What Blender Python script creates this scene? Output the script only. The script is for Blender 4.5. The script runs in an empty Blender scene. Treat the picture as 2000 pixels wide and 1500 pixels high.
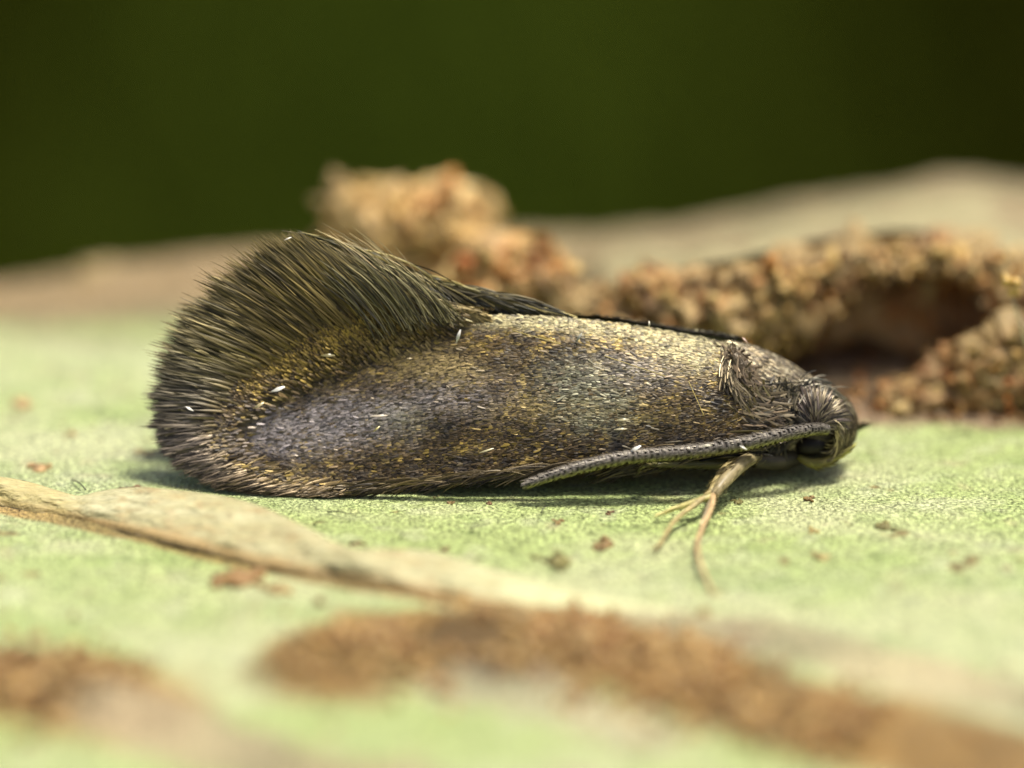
import bpy, math, random
import numpy as np
from mathutils import Vector

random.seed(7)
R = np.random.RandomState(11)
S = bpy.context.scene
C = S.collection
S.unit_settings.system = 'METRIC'
S.unit_settings.scale_length = 0.001          # one unit is one millimetre

# ------------------------------------------------------------------ camera
PITCH = math.radians(20.0)
DIST = 60.0
FRAME_W = 10.0                                 # mm across the plane of focus
TARGET = np.array([0.0, 0.0, 0.958])
VIEW = np.array([0.0, math.cos(PITCH), -math.sin(PITCH)])
UP = np.array([0.0, math.sin(PITCH), math.cos(PITCH)])
CAM = TARGET - VIEW * DIST
cam = bpy.data.cameras.new('camera')
camo = bpy.data.objects.new('camera', cam)
C.objects.link(camo)
camo.location = CAM
camo.rotation_euler = (math.radians(90) - PITCH, 0, 0)
cam.sensor_width = 36.0
cam.lens = 36.0 * DIST / FRAME_W
cam.clip_start = 1.0
cam.clip_end = 6000.0
cam.dof.use_dof = True
cam.dof.focus_distance = DIST - 0.35
cam.dof.aperture_fstop = cam.lens * 1e-3 / 3.6   # an entrance pupil 3.6 mm wide
S.camera = camo

# ------------------------------------------------------------------ light
SUN_EL, SUN_AZ = math.radians(74), math.radians(88)   # azimuth from +Y (behind) towards +X
w = bpy.data.worlds.new('World'); S.world = w; w.use_nodes = True
nt = w.node_tree; bg = nt.nodes['Background']
sky = nt.nodes.new('ShaderNodeTexSky'); sky.sky_type = 'NISHITA'; sky.sun_disc = False
sky.sun_elevation = SUN_EL; sky.sun_rotation = SUN_AZ
nt.links.new(sky.outputs[0], bg.inputs[0]); bg.inputs[1].default_value = 0.11
sky.dust_density = 6.0; sky.ozone_density = 0.3; sky.air_density = 0.8
sl = bpy.data.lights.new('sun', 'SUN'); so = bpy.data.objects.new('sun', sl); C.objects.link(so)
sl.energy = 3.8; sl.angle = math.radians(9.0); sl.color = (1.0, 0.95, 0.82)
sd = Vector((math.sin(SUN_AZ) * math.cos(SUN_EL), math.cos(SUN_AZ) * math.cos(SUN_EL), math.sin(SUN_EL)))
so.rotation_euler = sd.to_track_quat('Z', 'Y').to_euler()
vs = S.view_settings
S.display_settings.display_device = 'sRGB'
vs.view_transform = 'Standard'; vs.look = 'None'; vs.gamma = 1; vs.use_curve_mapping = False
vs.exposure = 0.5
S.render.engine = 'CYCLES'
S.cycles.use_denoising = True
S.cycles.max_bounces = 6
S.cycles.caustics_reflective = False; S.cycles.caustics_refractive = False

# ------------------------------------------------------------------ helpers
def U(px, py, y):
    """the world point at depth y that the photograph shows at pixel px, py"""
    px = np.asarray(px, float); py = np.asarray(py, float); y = np.asarray(y, float)
    a = (px - 1000) / 2000 * FRAME_W / DIST
    b = (750 - py) / 2000 * FRAME_W / DIST
    dy = VIEW[1] + b * UP[1]; dz = VIEW[2] + b * UP[2]
    t = (y - CAM[1]) / dy
    return np.stack(np.broadcast_arrays(CAM[0] + a * t, y, CAM[2] + dz * t), -1)

def G(px, py, z=0.0):
    """the world point at height z seen at pixel px, py"""
    px = np.asarray(px, float); py = np.asarray(py, float)
    a = (px - 1000) / 2000 * FRAME_W / DIST
    b = (750 - py) / 2000 * FRAME_W / DIST
    dy = VIEW[1] + b * UP[1]; dz = VIEW[2] + b * UP[2]
    t = (z - CAM[2]) / dz
    return np.stack(np.broadcast_arrays(CAM[0] + a * t, CAM[1] + dy * t, z), -1)

def _h(ix, iy, iz, seed):
    n = (ix * 374761393 + iy * 668265263 + iz * 2147483647 + seed * 974711) & 0xffffffff
    n = ((n ^ (n >> 13)) * 1274126177) & 0xffffffff
    n = ((n ^ (n >> 16)) * 2246822519) & 0xffffffff
    return ((n ^ (n >> 15)) & 0xffff) / 65535.0

def vnoise(x, y, z=0.0, seed=0):
    x, y, z = np.broadcast_arrays(np.asarray(x, float), np.asarray(y, float), np.asarray(z, float))
    ix = np.floor(x).astype(np.int64); iy = np.floor(y).astype(np.int64); iz = np.floor(z).astype(np.int64)
    fx = x - ix; fy = y - iy; fz = z - iz
    fx = fx * fx * (3 - 2 * fx); fy = fy * fy * (3 - 2 * fy); fz = fz * fz * (3 - 2 * fz)
    r = 0
    for a in (0, 1):
        for b in (0, 1):
            for c in (0, 1):
                r = r + _h(ix + a, iy + b, iz + c, seed) * (fx if a else 1 - fx) * (fy if b else 1 - fy) * (fz if c else 1 - fz)
    return r * 2 - 1

def fbm(x, y, z=0.0, seed=0, oct=4, gain=0.5):
    r = 0; a = 1.0; s = 0
    for k in range(oct):
        r = r + a * vnoise(x * 2 ** k, y * 2 ** k, np.asarray(z) * 2 ** k, seed + k); s += a; a *= gain
    return r / s

def sst(a, b, x):
    t = np.clip((x - a) / (b - a), 0, 1)
    return t * t * (3 - 2 * t)

def spl(pts, t):
    """Catmull-Rom through pts (n,d) at parameters t in 0..1"""
    p = np.asarray(pts, float); n = len(p)
    q = np.vstack([2 * p[0] - p[1], p, 2 * p[-1] - p[-2]])
    s = np.clip(np.asarray(t, float), 0, 1) * (n - 1)
    i = np.minimum(s.astype(int), n - 2); f = (s - i)[..., None]
    a, b, c, d = q[i], q[i + 1], q[i + 2], q[i + 3]
    return 0.5 * (2 * b + (c - a) * f + (2 * a - 5 * b + 4 * c - d) * f ** 2 + (3 * b - a - 3 * c + d) * f ** 3)

def unit(v):
    return v / np.maximum(np.linalg.norm(v, axis=-1, keepdims=True), 1e-9)

def mesh_data(name, V, F, col=None, smooth=True, mat=None):
    V = np.asarray(V, float).reshape(-1, 3); F = np.asarray(F, np.int64)
    k = F.shape[1]
    me = bpy.data.meshes.new(name)
    me.vertices.add(len(V)); me.vertices.foreach_set('co', V.ravel().astype(np.float32))
    me.loops.add(F.size); me.loops.foreach_set('vertex_index', F.ravel().astype(np.int32))
    me.polygons.add(len(F)); me.polygons.foreach_set('loop_start', (np.arange(len(F)) * k).astype(np.int32))
    if smooth: me.polygons.foreach_set('use_smooth', np.ones(len(F), bool))
    me.update(calc_edges=True); me.validate()
    if col is not None:
        at = me.color_attributes.new('Col', 'FLOAT_COLOR', 'POINT')
        c = np.ones((len(V), 4), np.float32); c[:, :3] = np.broadcast_to(col, (len(V), 3))
        at.data.foreach_set('color', c.ravel())
    if mat: me.materials.append(mat)
    return me

def obj(name, me, parent=None, label=None, cat=None, group=None, kind=None):
    o = bpy.data.objects.new(name, me); C.objects.link(o)
    if parent is not None:
        o.parent = parent
        if me is not None and parent.get('origin_set'):
            o.location = -Vector(parent.location)
    if label: o['label'] = label
    if cat: o['category'] = cat
    if group: o['group'] = group
    if kind: o['kind'] = kind
    return o

def thing(name, loc, label, cat, group=None):
    o = bpy.data.objects.new(name, None); C.objects.link(o)
    o.empty_display_size = 0.2; o.location = Vector([float(q) for q in loc]); o['origin_set'] = 1
    o['label'] = label; o['category'] = cat
    if group: o['group'] = group
    return o

def gridF(nu, nv, wrap=False):
    i = np.arange(nu - 1)[:, None]; j = np.arange(nv if wrap else nv - 1)[None]
    jn = (j + 1) % nv if wrap else j + 1
    return np.stack(np.broadcast_arrays(i * nv + j, (i + 1) * nv + j, (i + 1) * nv + jn, i * nv + jn), -1).reshape(-1, 4)

def ribbons(P, N, W, col, ridge=0.25):
    """n strips of K points each: P (n,K,3), facing normals N (n,K,3), half widths W (n,K), colours (n,3) or (n,K,3)"""
    n, K = P.shape[:2]
    T = np.gradient(P, axis=1)
    Sd = unit(np.cross(T, N)) * W[..., None]
    Nn = unit(np.cross(Sd, T))
    V = np.stack([P - Sd, P + Nn * (W[..., None] * ridge), P + Sd], 2)       # n,K,3,3
    base = (np.arange(n) * K * 3)[:, None, None]
    k = (np.arange(K - 1) * 3)[None, :, None]; s = np.arange(2)[None, None, :]
    a = base + k + s
    F = np.stack([a, a + 1, a + 4, a + 3], -1).reshape(-1, 4)
    col = np.asarray(col)
    if col.ndim == 2: col = np.broadcast_to(col[:, None], (n, K, 3))
    cc = np.broadcast_to(col[:, :, None], (n, K, 3, 3)).reshape(-1, 3)
    return V.reshape(-1, 3), F, cc

def tube(path, rad, seg=10, ry=1.0):
    """closed tube: path (n,3), rad (n,)"""
    path = np.asarray(path, float); rad = np.asarray(rad, float)
    T = unit(np.gradient(path, axis=0)); ref = np.array([0.05, 1.0, 0.1])
    A = unit(np.cross(T, ref)); B = np.cross(T, A)
    th = np.arange(seg) / seg * 2 * np.pi
    V = path[:, None] + rad[:, None, None] * (A[:, None] * np.cos(th)[None, :, None] + ry * B[:, None] * np.sin(th)[None, :, None])
    n = len(path)
    F = gridF(n, seg, True)
    V = np.vstack([V.reshape(-1, 3), path[:1], path[-1:]])
    j = np.arange(seg); jn = (j + 1) % seg
    c0 = np.stack([np.full(seg, n * seg), j, jn, jn], -1)
    c1 = np.stack([np.full(seg, n * seg + 1), (n - 1) * seg + jn, (n - 1) * seg + j, (n - 1) * seg + j], -1)
    return V, F, (c0, c1)

def tube_mesh(name, path, rad, col, mat, seg=10, ry=1.0, rough=0.0, seed=0):
    V, F, (c0, c1) = tube(path, rad, seg, ry)
    if rough:
        V = V + rough * np.stack([vnoise(V[:, 0] * 14, V[:, 1] * 14, V[:, 2] * 14, seed + k) for k in range(3)], -1)
    me = bpy.data.meshes.new(name)
    me.from_pydata(V.tolist(), [], F.tolist() + [f[:3] for f in c0.tolist()] + [f[:3] for f in c1.tolist()])
    me.polygons.foreach_set('use_smooth', np.ones(len(me.polygons), bool))
    at = me.color_attributes.new('Col', 'FLOAT_COLOR', 'POINT')
    c = np.ones((len(V), 4), np.float32); c[:, :3] = np.broadcast_to(col, (len(V), 3)); at.data.foreach_set('color', c.ravel())
    me.materials.append(mat)
    return me

def cat_mesh(parts):
    Vs, Fs, Cs = [], [], []; o = 0
    for V, F, c in parts:
        Vs.append(V); Fs.append(F + o); Cs.append(np.broadcast_to(c, (len(V), 3))); o += len(V)
    return np.vstack(Vs), np.vstack(Fs), np.vstack(Cs)

# ------------------------------------------------------------------ materials
def mat(name, rough=0.6, metal=0.0, spec=0.5, bumps=(), grain=0.0, grain_scale=30, transl=0.0, sss=0.0, stretch=None, coat=0.0):
    m = bpy.data.materials.new(name); m.use_nodes = True
    t = m.node_tree; b = t.nodes['Principled BSDF']; L = t.links.new
    a = t.nodes.new('ShaderNodeVertexColor'); a.layer_name = 'Col'
    tc = t.nodes.new('ShaderNodeTexCoord'); co = tc.outputs['Object']
    if stretch:
        mp = t.nodes.new('ShaderNodeMapping'); mp.inputs['Scale'].default_value = stretch; L(co, mp.inputs[0]); co = mp.outputs[0]
    col = a.outputs[0]
    if grain:
        n = t.nodes.new('ShaderNodeTexNoise'); n.inputs['Scale'].default_value = grain_scale; n.inputs['Detail'].default_value = 4
        L(co, n.inputs[0])
        mr = t.nodes.new('ShaderNodeMapRange'); mr.inputs[1].default_value = 0.3; mr.inputs[2].default_value = 0.7
        mr.inputs[3].default_value = 1 - grain; mr.inputs[4].default_value = 1 + grain; L(n.outputs[0], mr.inputs[0])
        x = t.nodes.new('ShaderNodeVectorMath'); x.operation = 'SCALE'; L(col, x.inputs[0]); L(mr.outputs[0], x.inputs['Scale']); col = x.outputs[0]
    L(col, b.inputs['Base Color'])
    b.inputs['Roughness'].default_value = rough; b.inputs['Metallic'].default_value = metal
    b.inputs['Specular IOR Level'].default_value = spec
    b.inputs['Coat Weight'].default_value = coat; b.inputs['Coat Roughness'].default_value = 0.25
    if sss:
        b.inputs['Subsurface Weight'].default_value = sss; b.inputs['Subsurface Radius'].default_value = (0.12, 0.1, 0.04); b.inputs['Subsurface Scale'].default_value = 1.0
    prev = None
    for kind, sc, dist in bumps:
        if kind == 'v':
            n = t.nodes.new('ShaderNodeTexVoronoi'); out = n.outputs['Distance']
        else:
            n = t.nodes.new('ShaderNodeTexNoise'); n.inputs['Detail'].default_value = 3; out = n.outputs[0]
        n.inputs['Scale'].default_value = sc; L(co, n.inputs[0])
        bp = t.nodes.new('ShaderNodeBump'); bp.inputs['Strength'].default_value = 1.0; bp.inputs['Distance'].default_value = dist
        L(out, bp.inputs['Height'])
        if prev: L(prev, bp.inputs['Normal'])
        prev = bp.outputs[0]
    if prev: L(prev, b.inputs['Normal'])
    if transl:
        tr = t.nodes.new('ShaderNodeBsdfTranslucent'); L(col, tr.inputs[0])
        mx = t.nodes.new('ShaderNodeMixShader'); mx.inputs[0].default_value = transl
        L(b.outputs[0], mx.inputs[1]); L(tr.outputs[0], mx.inputs[2]); L(mx.outputs[0], t.nodes['Material Output'].inputs[0])
    return m

M_bark = mat('green_bark', rough=0.38, spec=0.4, bumps=(('n', 7, 0.03), ('v', 24, 0.045), ('n', 50, 0.03)), grain=0.6, grain_scale=24, sss=0.0)
M_dry = mat('dry_bark_skin', rough=0.55, bumps=(('n', 6, 0.03), ('n', 26, 0.02)), grain=0.2, grain_scale=14, stretch=(0.6, 2.0, 2.0))
M_crumb = mat('crumbly_frass', rough=0.6, bumps=(('n', 12, 0.04), ('n', 40, 0.012)), grain=0.22, grain_scale=16, sss=0.1)
M_scale = mat('wing_scale', rough=0.46, metal=0.3, spec=0.5)
M_hair = mat('fringe_hair', rough=0.42, metal=0.35, spec=0.5, transl=0.12)
M_memb = mat('wing_membrane', rough=0.5, metal=0.3)
M_body = mat('body_cuticle', rough=0.4, metal=0.2, bumps=(('n', 20, 0.02),))
M_head = mat('bronze_scale', rough=0.38, metal=0.45, spec=0.55)
M_eye = mat('eye_black', rough=0.35, spec=0.3, bumps=(('v', 60, 0.004),))
M_leg = mat('leg_cuticle', rough=0.4, spec=0.5, transl=0.35, grain=0.2, grain_scale=14)
M_ant = mat('antenna_cuticle', rough=0.5, metal=0.15)
M_white = mat('white_scale', rough=0.3, spec=0.8, transl=0.2)
M_gold = mat('amber_resin', rough=0.2, spec=0.7, transl=0.2, grain=0.3, grain_scale=12)
M_soil = mat('meadow_floor', rough=1.0, spec=0.0)
M_grass = mat('grass_blade', rough=1.0, spec=0.0, transl=0.25)

# ------------------------------------------------------------------ bark surface (the green twig the moth sits on)
HZ = np.array([(-600, 580), (0, 562), (150, 544), (300, 524), (600, 500), (1000, 478), (1150, 470), (1300, 450), (1450, 425), (1600, 402), (1750, 372), (1850, 356), (1930, 362), (2000, 372), (2600, 400)], float)
_cz = U(HZ[:, 0], HZ[:, 1], 6.6)
def crest(x): return np.interp(x, _cz[:, 0], _cz[:, 2])

def gp(*pp):                                  # pixel list on the flat surface -> ground x, y
    return np.array([G(a, b)[:2] for a, b in pp])

def dist_poly(X, Y, P):
    """distance to a polyline, and the parameter 0..1 along it"""
    best = np.full(X.shape, 1e9); tt = np.zeros(X.shape); n = len(P) - 1
    for k in range(n):
        a, b = P[k], P[k + 1]; d = b - a
        t = np.clip(((X - a[0]) * d[0] + (Y - a[1]) * d[1]) / (d @ d), 0, 1)
        q = np.hypot(X - a[0] - t * d[0], Y - a[1] - t * d[1])
        m = q < best; best = np.where(m, q, best); tt = np.where(m, (k + t) / n, tt)
    return best, tt

RIDGE_A = gp((680, 1300), (760, 1262), (870, 1262), (1000, 1262), (1150, 1285), (1300, 1318), (1450, 1365), (1600, 1410), (1800, 1455), (2050, 1520), (2300, 1580))
TAN_D = gp((820, 1140), (950, 1180), (1100, 1205), (1250, 1222), (1400, 1245))
RIDGE_B = gp((-300, 1330), (0, 1355), (90, 1345), (200, 1385))
PALE_B = gp((200, 1400), (400, 1440), (600, 1480), (760, 1500))
PALE_A = gp((900, 1345), (1000, 1350), (1100, 1375), (1250, 1420))
TAN_C = gp((1480, 1235), (1650, 1275), (1850, 1330), (2050, 1370))
STRIPE = gp((-100, 985), (0, 990), (200, 1032), (400, 1080), (600, 1128), (800, 1160), (900, 1185), (1050, 1200), (1200, 1215))
DARKP = gp((1630, 752), (1750, 778), (1860, 792), (2060, 788), (2300, 790))

def ground_h(X, Y):
    cr = crest(X)
    z = cr * sst(4.3, 6.4, Y)
    z = np.where(Y > 6.6, z - 0.32 * (Y - 6.6) ** 2, z)
    z = z - 0.02 * np.clip(-Y - 3, 0, 99) ** 2 * 0.35 - np.clip(-Y - 10, 0, 99) ** 2 * 0.25
    z = z + 0.05 * fbm(X * 0.5, Y * 0.7, 0, 3) * sst(-0.2, 2.0, np.abs(Y)) + 0.012 * fbm(X * 4, Y * 4, 0, 5, 3)
    d, t = dist_poly(X, Y, RIDGE_A)
    nz = fbm(X * 1.2, Y * 1.2, 0, 21)
    z = z + (0.22 + 0.12 * nz) * np.exp(-(d / 0.62) ** 2)
    d, t = dist_poly(X, Y, RIDGE_B)
    z = z + (0.25 + 0.12 * nz) * np.exp(-(d / 0.75) ** 2)
    z = z + (0.10 * fbm(X * 1.3, Y * 1.3, 0, 401) + 0.05 * fbm(X * 4, Y * 3, 0, 402)) * sst(4.8, 5.8, Y)
    z = z + 0.05 * np.exp(-((X - 4.4) / 1.4) ** 2 - ((Y - 2.0) / 0.4) ** 2) * (1 + fbm(X * 6, Y * 9, 0, 33))
    return z

xs = np.concatenate([np.linspace(-26, -6.2, 50, endpoint=False), np.linspace(-6.2, 6.2, 620), np.linspace(6.2, 26, 51)[1:]])
ys = np.concatenate([np.linspace(-26, -9, 50, endpoint=False), np.linspace(-9, -2.5, 190, endpoint=False), np.linspace(-2.5, 2.8, 330, endpoint=False), np.linspace(2.8, 7.6, 150, endpoint=False), np.linspace(7.6, 18, 50)])
X, Y = np.meshgrid(xs, ys, indexing='ij')
Z = ground_h(X, Y)
n1 = fbm(X * 0.7, Y * 1.1, 0, 40); n2 = fbm(X * 2.5, Y * 3.0, 0, 50); n3 = fbm(X * 9, Y * 9, 0, 60, 3)
green = np.array([0.43, 0.52, 0.20]); green2 = np.array([0.56, 0.59, 0.32]); mint = np.array([0.43, 0.50, 0.24])
tan = np.array([0.50, 0.40, 0.24]); rust = np.array([0.29, 0.175, 0.055]); brown = np.array([0.16, 0.09, 0.035]); dark = np.array([0.075, 0.055, 0.035]); pale = np.array([0.56, 0.48, 0.33])
def mixc(a, b, t): return a * (1 - t[..., None]) + b * t[..., None]
col = np.broadcast_to(green, X.shape + (3,))
col = mixc(col, green2, sst(-0.3, 0.5, n1))
col = mixc(col, mint, sst(0.0, 0.6, fbm(X * 0.5, Y * 1.4, 4, 70)) * 0.8)
col = mixc(col, tan * 0.85, sst(0.35, 0.65, n2) * 0.35)
col = mixc(col, np.array([0.60, 0.62, 0.40]), sst(0.1, 0.6, fbm(X * 3.2, Y * 4.2, 0, 171, 3)) * 0.35)
col = mixc(col, np.array([0.26, 0.36, 0.11]), sst(0.12, 0.6, fbm(X * 2.6, Y * 3.6, 0, 181, 4)) * 0.4)
spk = vnoise(X * 22, Y * 22, 0, 77)
col = mixc(col, green * 0.55, sst(0.45, 0.8, spk) * 0.5)
back = sst(3.6, 4.8, Y + 0.5 * n1 + 0.5 * sst(-3, 3, X))
col = mixc(col, mixc(tan * np.array([0.58, 0.54, 0.46]), np.array([0.23, 0.18, 0.085]), sst(-0.3, 0.3, fbm(X * 1.1, Y * 2.4, 0, 311))), back * 0.95)
back = sst(4.9, 5.6, Y + 0.4 * n2) * sst(1.5, -2, X)
col = mixc(col, np.array([0.40, 0.27, 0.13]), back * 0.55)
for P_, wd, cc, am in ((RIDGE_A, 0.95, rust * 1.05, 1.0), (RIDGE_B, 1.05, rust * 1.1, 1.0), (PALE_B, 0.6, tan * 0.8, 0.85), (PALE_A, 0.5, pale, 0.7), (TAN_C, 0.45, tan * 0.9, 0.7), (TAN_D, 0.55, tan * 0.95, 0.7), (STRIPE, 0.17, rust, 0.8)):
    d, t = dist_poly(X, Y, P_)
    wv = wd * (1 + 0.3 * n1 + 0.3 * n2)
    col = mixc(col, np.broadcast_to(cc, col.shape) * (0.95 + 0.75 * fbm(X * 1.3, Y * 1.0, 0, 201, 3)[..., None]), am * sst(1.0, 0.55, d / wv))
d, t = dist_poly(X, Y, RIDGE_A)
col = mixc(col, brown, 0.6 * sst(0.6, 0.2, np.hypot((X - G(1480, 1415)[0]) / 0.8, (Y - G(1480, 1415)[1]) / 0.9)))
# brown floor of the hollow and the dark scar at the right
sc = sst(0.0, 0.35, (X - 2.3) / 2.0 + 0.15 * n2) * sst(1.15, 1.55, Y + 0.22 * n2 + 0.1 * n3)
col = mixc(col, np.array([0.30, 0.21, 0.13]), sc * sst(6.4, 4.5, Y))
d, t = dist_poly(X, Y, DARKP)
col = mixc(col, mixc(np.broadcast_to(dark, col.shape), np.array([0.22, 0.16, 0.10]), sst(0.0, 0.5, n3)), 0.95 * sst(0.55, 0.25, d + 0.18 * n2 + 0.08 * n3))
# brown flecks on the green
flk = sst(0.52, 0.7, fbm(X * 3.1, Y * 3.1, 0, 90, 3)) * (Y < 3)
col = mixc(col, np.array([0.25, 0.17, 0.06]), flk * 0.8)
V = np.stack([X, Y, Z], -1).reshape(-1, 3)
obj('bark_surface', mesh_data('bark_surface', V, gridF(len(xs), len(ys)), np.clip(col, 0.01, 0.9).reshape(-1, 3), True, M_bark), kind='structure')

# meadow far below and behind the twig
gx = np.linspace(-1500, 1500, 200); gx = np.sign(gx) * np.abs(gx / 1500) ** 2.2 * 1500
gy = np.linspace(-600, 4000, 220); gy = 170 + np.sign(gy - 170) * np.abs((gy - 170) / 3830) ** 1.8 * 3830
X, Y = np.meshgrid(gx, gy, indexing='ij')
Z = -62 + 4 * fbm(X / 60, Y / 60, 0, 5)
nb = fbm(X / 22, Y / 30, 0, 8); 
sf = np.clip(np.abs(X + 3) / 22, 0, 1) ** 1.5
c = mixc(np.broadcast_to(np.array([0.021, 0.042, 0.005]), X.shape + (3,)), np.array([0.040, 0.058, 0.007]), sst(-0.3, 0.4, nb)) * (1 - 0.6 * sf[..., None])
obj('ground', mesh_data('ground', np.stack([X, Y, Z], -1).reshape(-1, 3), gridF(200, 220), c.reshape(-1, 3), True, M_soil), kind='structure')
n = 9000
gx = R.uniform(-90, 90, n); gy = R.uniform(90, 330, n)
b = np.stack([gx, gy, -62 + 4 * fbm(gx / 60, gy / 60, 0, 5)], -1)
L = R.uniform(6, 16, n) * (0.8 + 0.5 * fbm(gx / 20, gy / 20, 0, 99)); az = R.uniform(0, 6.283, n); ln = R.uniform(0.2, 0.9, n)
k = np.linspace(0, 1, 4)
P = b[:, None] + np.stack([np.cos(az)[:, None] * L[:, None] * ln[:, None] * k ** 2, np.sin(az)[:, None] * L[:, None] * ln[:, None] * k ** 2, L[:, None] * k], -1)
N = np.broadcast_to(np.stack([np.cos(az), np.sin(az), np.full(n, 0.4)], -1)[:, None], P.shape)
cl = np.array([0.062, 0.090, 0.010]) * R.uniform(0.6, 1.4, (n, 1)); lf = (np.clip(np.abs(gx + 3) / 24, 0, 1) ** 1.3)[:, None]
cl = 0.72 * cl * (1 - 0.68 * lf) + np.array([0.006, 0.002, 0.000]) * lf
V, F, cc = ribbons(P, N, (1.1 * R.uniform(0.6, 1.4, n))[:, None] * np.array([1, 0.9, 0.6, 0.05]), cl)
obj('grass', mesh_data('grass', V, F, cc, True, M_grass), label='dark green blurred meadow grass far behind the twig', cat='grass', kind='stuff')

# ------------------------------------------------------------------ mounds and crumbs
def ico(sub=1):
    import bmesh
    bm = bmesh.new(); bmesh.ops.create_icosphere(bm, subdivisions=sub, radius=1.0)
    V = np.array([v.co[:] for v in bm.verts]); F = np.array([[v.index for v in f.verts] for f in bm.faces]); bm.free()
    return V, F
IV, IF = ico(2); JV, JF = ico(1)
CR_COL = [np.array(c) ** 1.3 * np.array([1.05, 0.92, 0.62]) for c in ((0.55, 0.42, 0.24), (0.62, 0.52, 0.34), (0.44, 0.27, 0.12), (0.50, 0.30, 0.13), (0.34, 0.22, 0.11), (0.58, 0.47, 0.26), (0.47, 0.20, 0.06), (0.26, 0.17, 0.09), (0.60, 0.50, 0.36), (0.38, 0.30, 0.17))]
def blob(seed, V0=None, amp=0.45):
    V0 = IV if V0 is None else V0
    r = 1 + amp * fbm(V0[:, 0] * 1.3 + seed * 7.1, V0[:, 1] * 1.3, V0[:, 2] * 1.3, seed, 3) * 1.6
    return V0 * r[:, None]
crumb_meshes = [mesh_data('crumb', blob(s, IV, 0.75), IF, CR_COL[s % 10] * (0.85 + 0.3 * ((s * 37) % 10) / 10), True, M_crumb) for s in range(30)]

def rotm(r):
    a, b_, c_ = r.uniform(0, 6.283, 3)
    ca, sa, cb, sb, cc_, sc_ = math.cos(a), math.sin(a), math.cos(b_), math.sin(b_), math.cos(c_), math.sin(c_)
    return np.array([[ca * cb, ca * sb * sc_ - sa * cc_, ca * sb * cc_ + sa * sc_], [sa * cb, sa * sb * sc_ + ca * cc_, sa * sb * cc_ - ca * sc_], [-sb, cb * sc_, cb * cc_]])

def crumbs(parent, pts, size, n_parts, hue=None, rs=R):
    """pts (n,3): the first n_parts become crumb parts, the others one joined part"""
    acc = []
    for i, p in enumerate(pts):
        s = size * rs.uniform(0.5, 1.5) * (1 + 0.7 * (rs.rand() < 0.08))
        if i < n_parts:
            k = rs.randint(0, 30) if hue is None else (rs.choice(hue) + 10 * rs.randint(0, 3))
            o = bpy.data.objects.new('crumb', crumb_meshes[k]); C.objects.link(o)
            o.parent = parent; o.location = Vector(p) - Vector(parent.location)
            o.scale = (s * rs.uniform(0.9, 1.6), s * rs.uniform(0.6, 1.1), s * rs.uniform(0.4, 0.8)); o.rotation_euler = tuple(rs.uniform(0, 6.28, 3))
        else:
            k = rs.randint(0, 10) if hue is None else rs.choice(hue)
            v = (blob(rs.randint(0, 60), JV, 0.75) * np.array([1.35, 1.0, 0.6])) @ rotm(rs).T * s * 0.75 + p
            acc.append((v, JF, CR_COL[k] * rs.uniform(0.7, 1.15)))
    if acc:
        V, F, cc = cat_mesh(acc)
        obj('fine_crumbs', mesh_data('fine_crumbs', V, F, cc, True, M_crumb), parent, kind='stuff')

def mound(name, cl, parent, seed, colf, m=M_crumb, nu=120, nv=40, rough=0.12, freq=3.0, closed=True):
    """cl rows: x, y, z centre, half depth ry, half height rz -> lumpy closed tube along the row"""
    t = np.linspace(0, 1, nu); q = spl(cl, t)
    th = np.arange(nv) / nv * 2 * np.pi
    e = np.sqrt(np.clip(1 - (2 * t - 1) ** 8, 0.0001, 1))[:, None]
    Xg = np.broadcast_to(q[:, 0:1], (nu, nv)); Yg = q[:, 1:2] + q[:, 3:4] * e * np.cos(th); Zg = q[:, 2:3] + q[:, 4:5] * e * np.sin(th)
    P = np.stack([Xg, Yg, Zg], -1)
    D = np.stack([0 * Xg, np.cos(th) + 0 * Xg, np.sin(th) + 0 * Xg], -1)
    nz = fbm(P[..., 0] * freq, P[..., 1] * freq, P[..., 2] * freq, seed, 4, 0.6)
    P = P + D * (rough * nz)[..., None]
    P[..., 0] += rough * 0.6 * fbm(P[..., 0] * freq, P[..., 1] * freq, P[..., 2] * freq, seed + 9, 3)
    cc = colf(P, nz)
    return obj(name, mesh_data(name, P.reshape(-1, 3), gridF(nu, nv, True), cc.reshape(-1, 3), True, m), parent), P

def crumbcol(seed, warm=0.0, gain=1.0):
    def f(P, nz):
        a = fbm(P[..., 0] * 2.2, P[..., 1] * 2.2, P[..., 2] * 2.2, seed + 30, 3); b_ = fbm(P[..., 0] * 7, P[..., 1] * 7, P[..., 2] * 7, seed + 31, 3)
        c = mixc(np.broadcast_to(np.array([0.56, 0.42, 0.22]), P.shape), np.array([0.50, 0.25, 0.09]), sst(0.05 - warm, 0.5 - warm, a))
        c = mixc(c, np.array([0.60, 0.52, 0.34]), sst(0.1, 0.5, b_) * 0.7)
        return np.clip(mixc(c, np.array([0.26, 0.15, 0.07]), sst(0.05, 0.4, fbm(P[..., 0] * 3.6, P[..., 1] * 3.6, P[..., 2] * 3.6, seed + 57, 3))) * gain * np.array([0.82, 0.76, 0.58]), 0.01, 0.8)
    return f

def on_mound(P, n, rs=R, zmin=-0.3, front=True):
    nu, nv = P.shape[:2]; out = []
    while len(out) < n:
        i = rs.randint(2, nu - 2); th = rs.uniform(-0.6, 0.0) if front else 0
        j = int((0.28 + 0.40 * rs.rand()) * nv) % nv        # top to the camera side
        p = P[i, j] + rs.normal(0, 0.03, 3) + np.array([0, 0.025, -0.02])
        if p[2] > zmin: out.append(p)
    return np.array(out)

def row(px, pytop, y, ry, rz):
    t = U(px, pytop, y); return (t[0], y, t[2] - rz, ry, rz)

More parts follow.
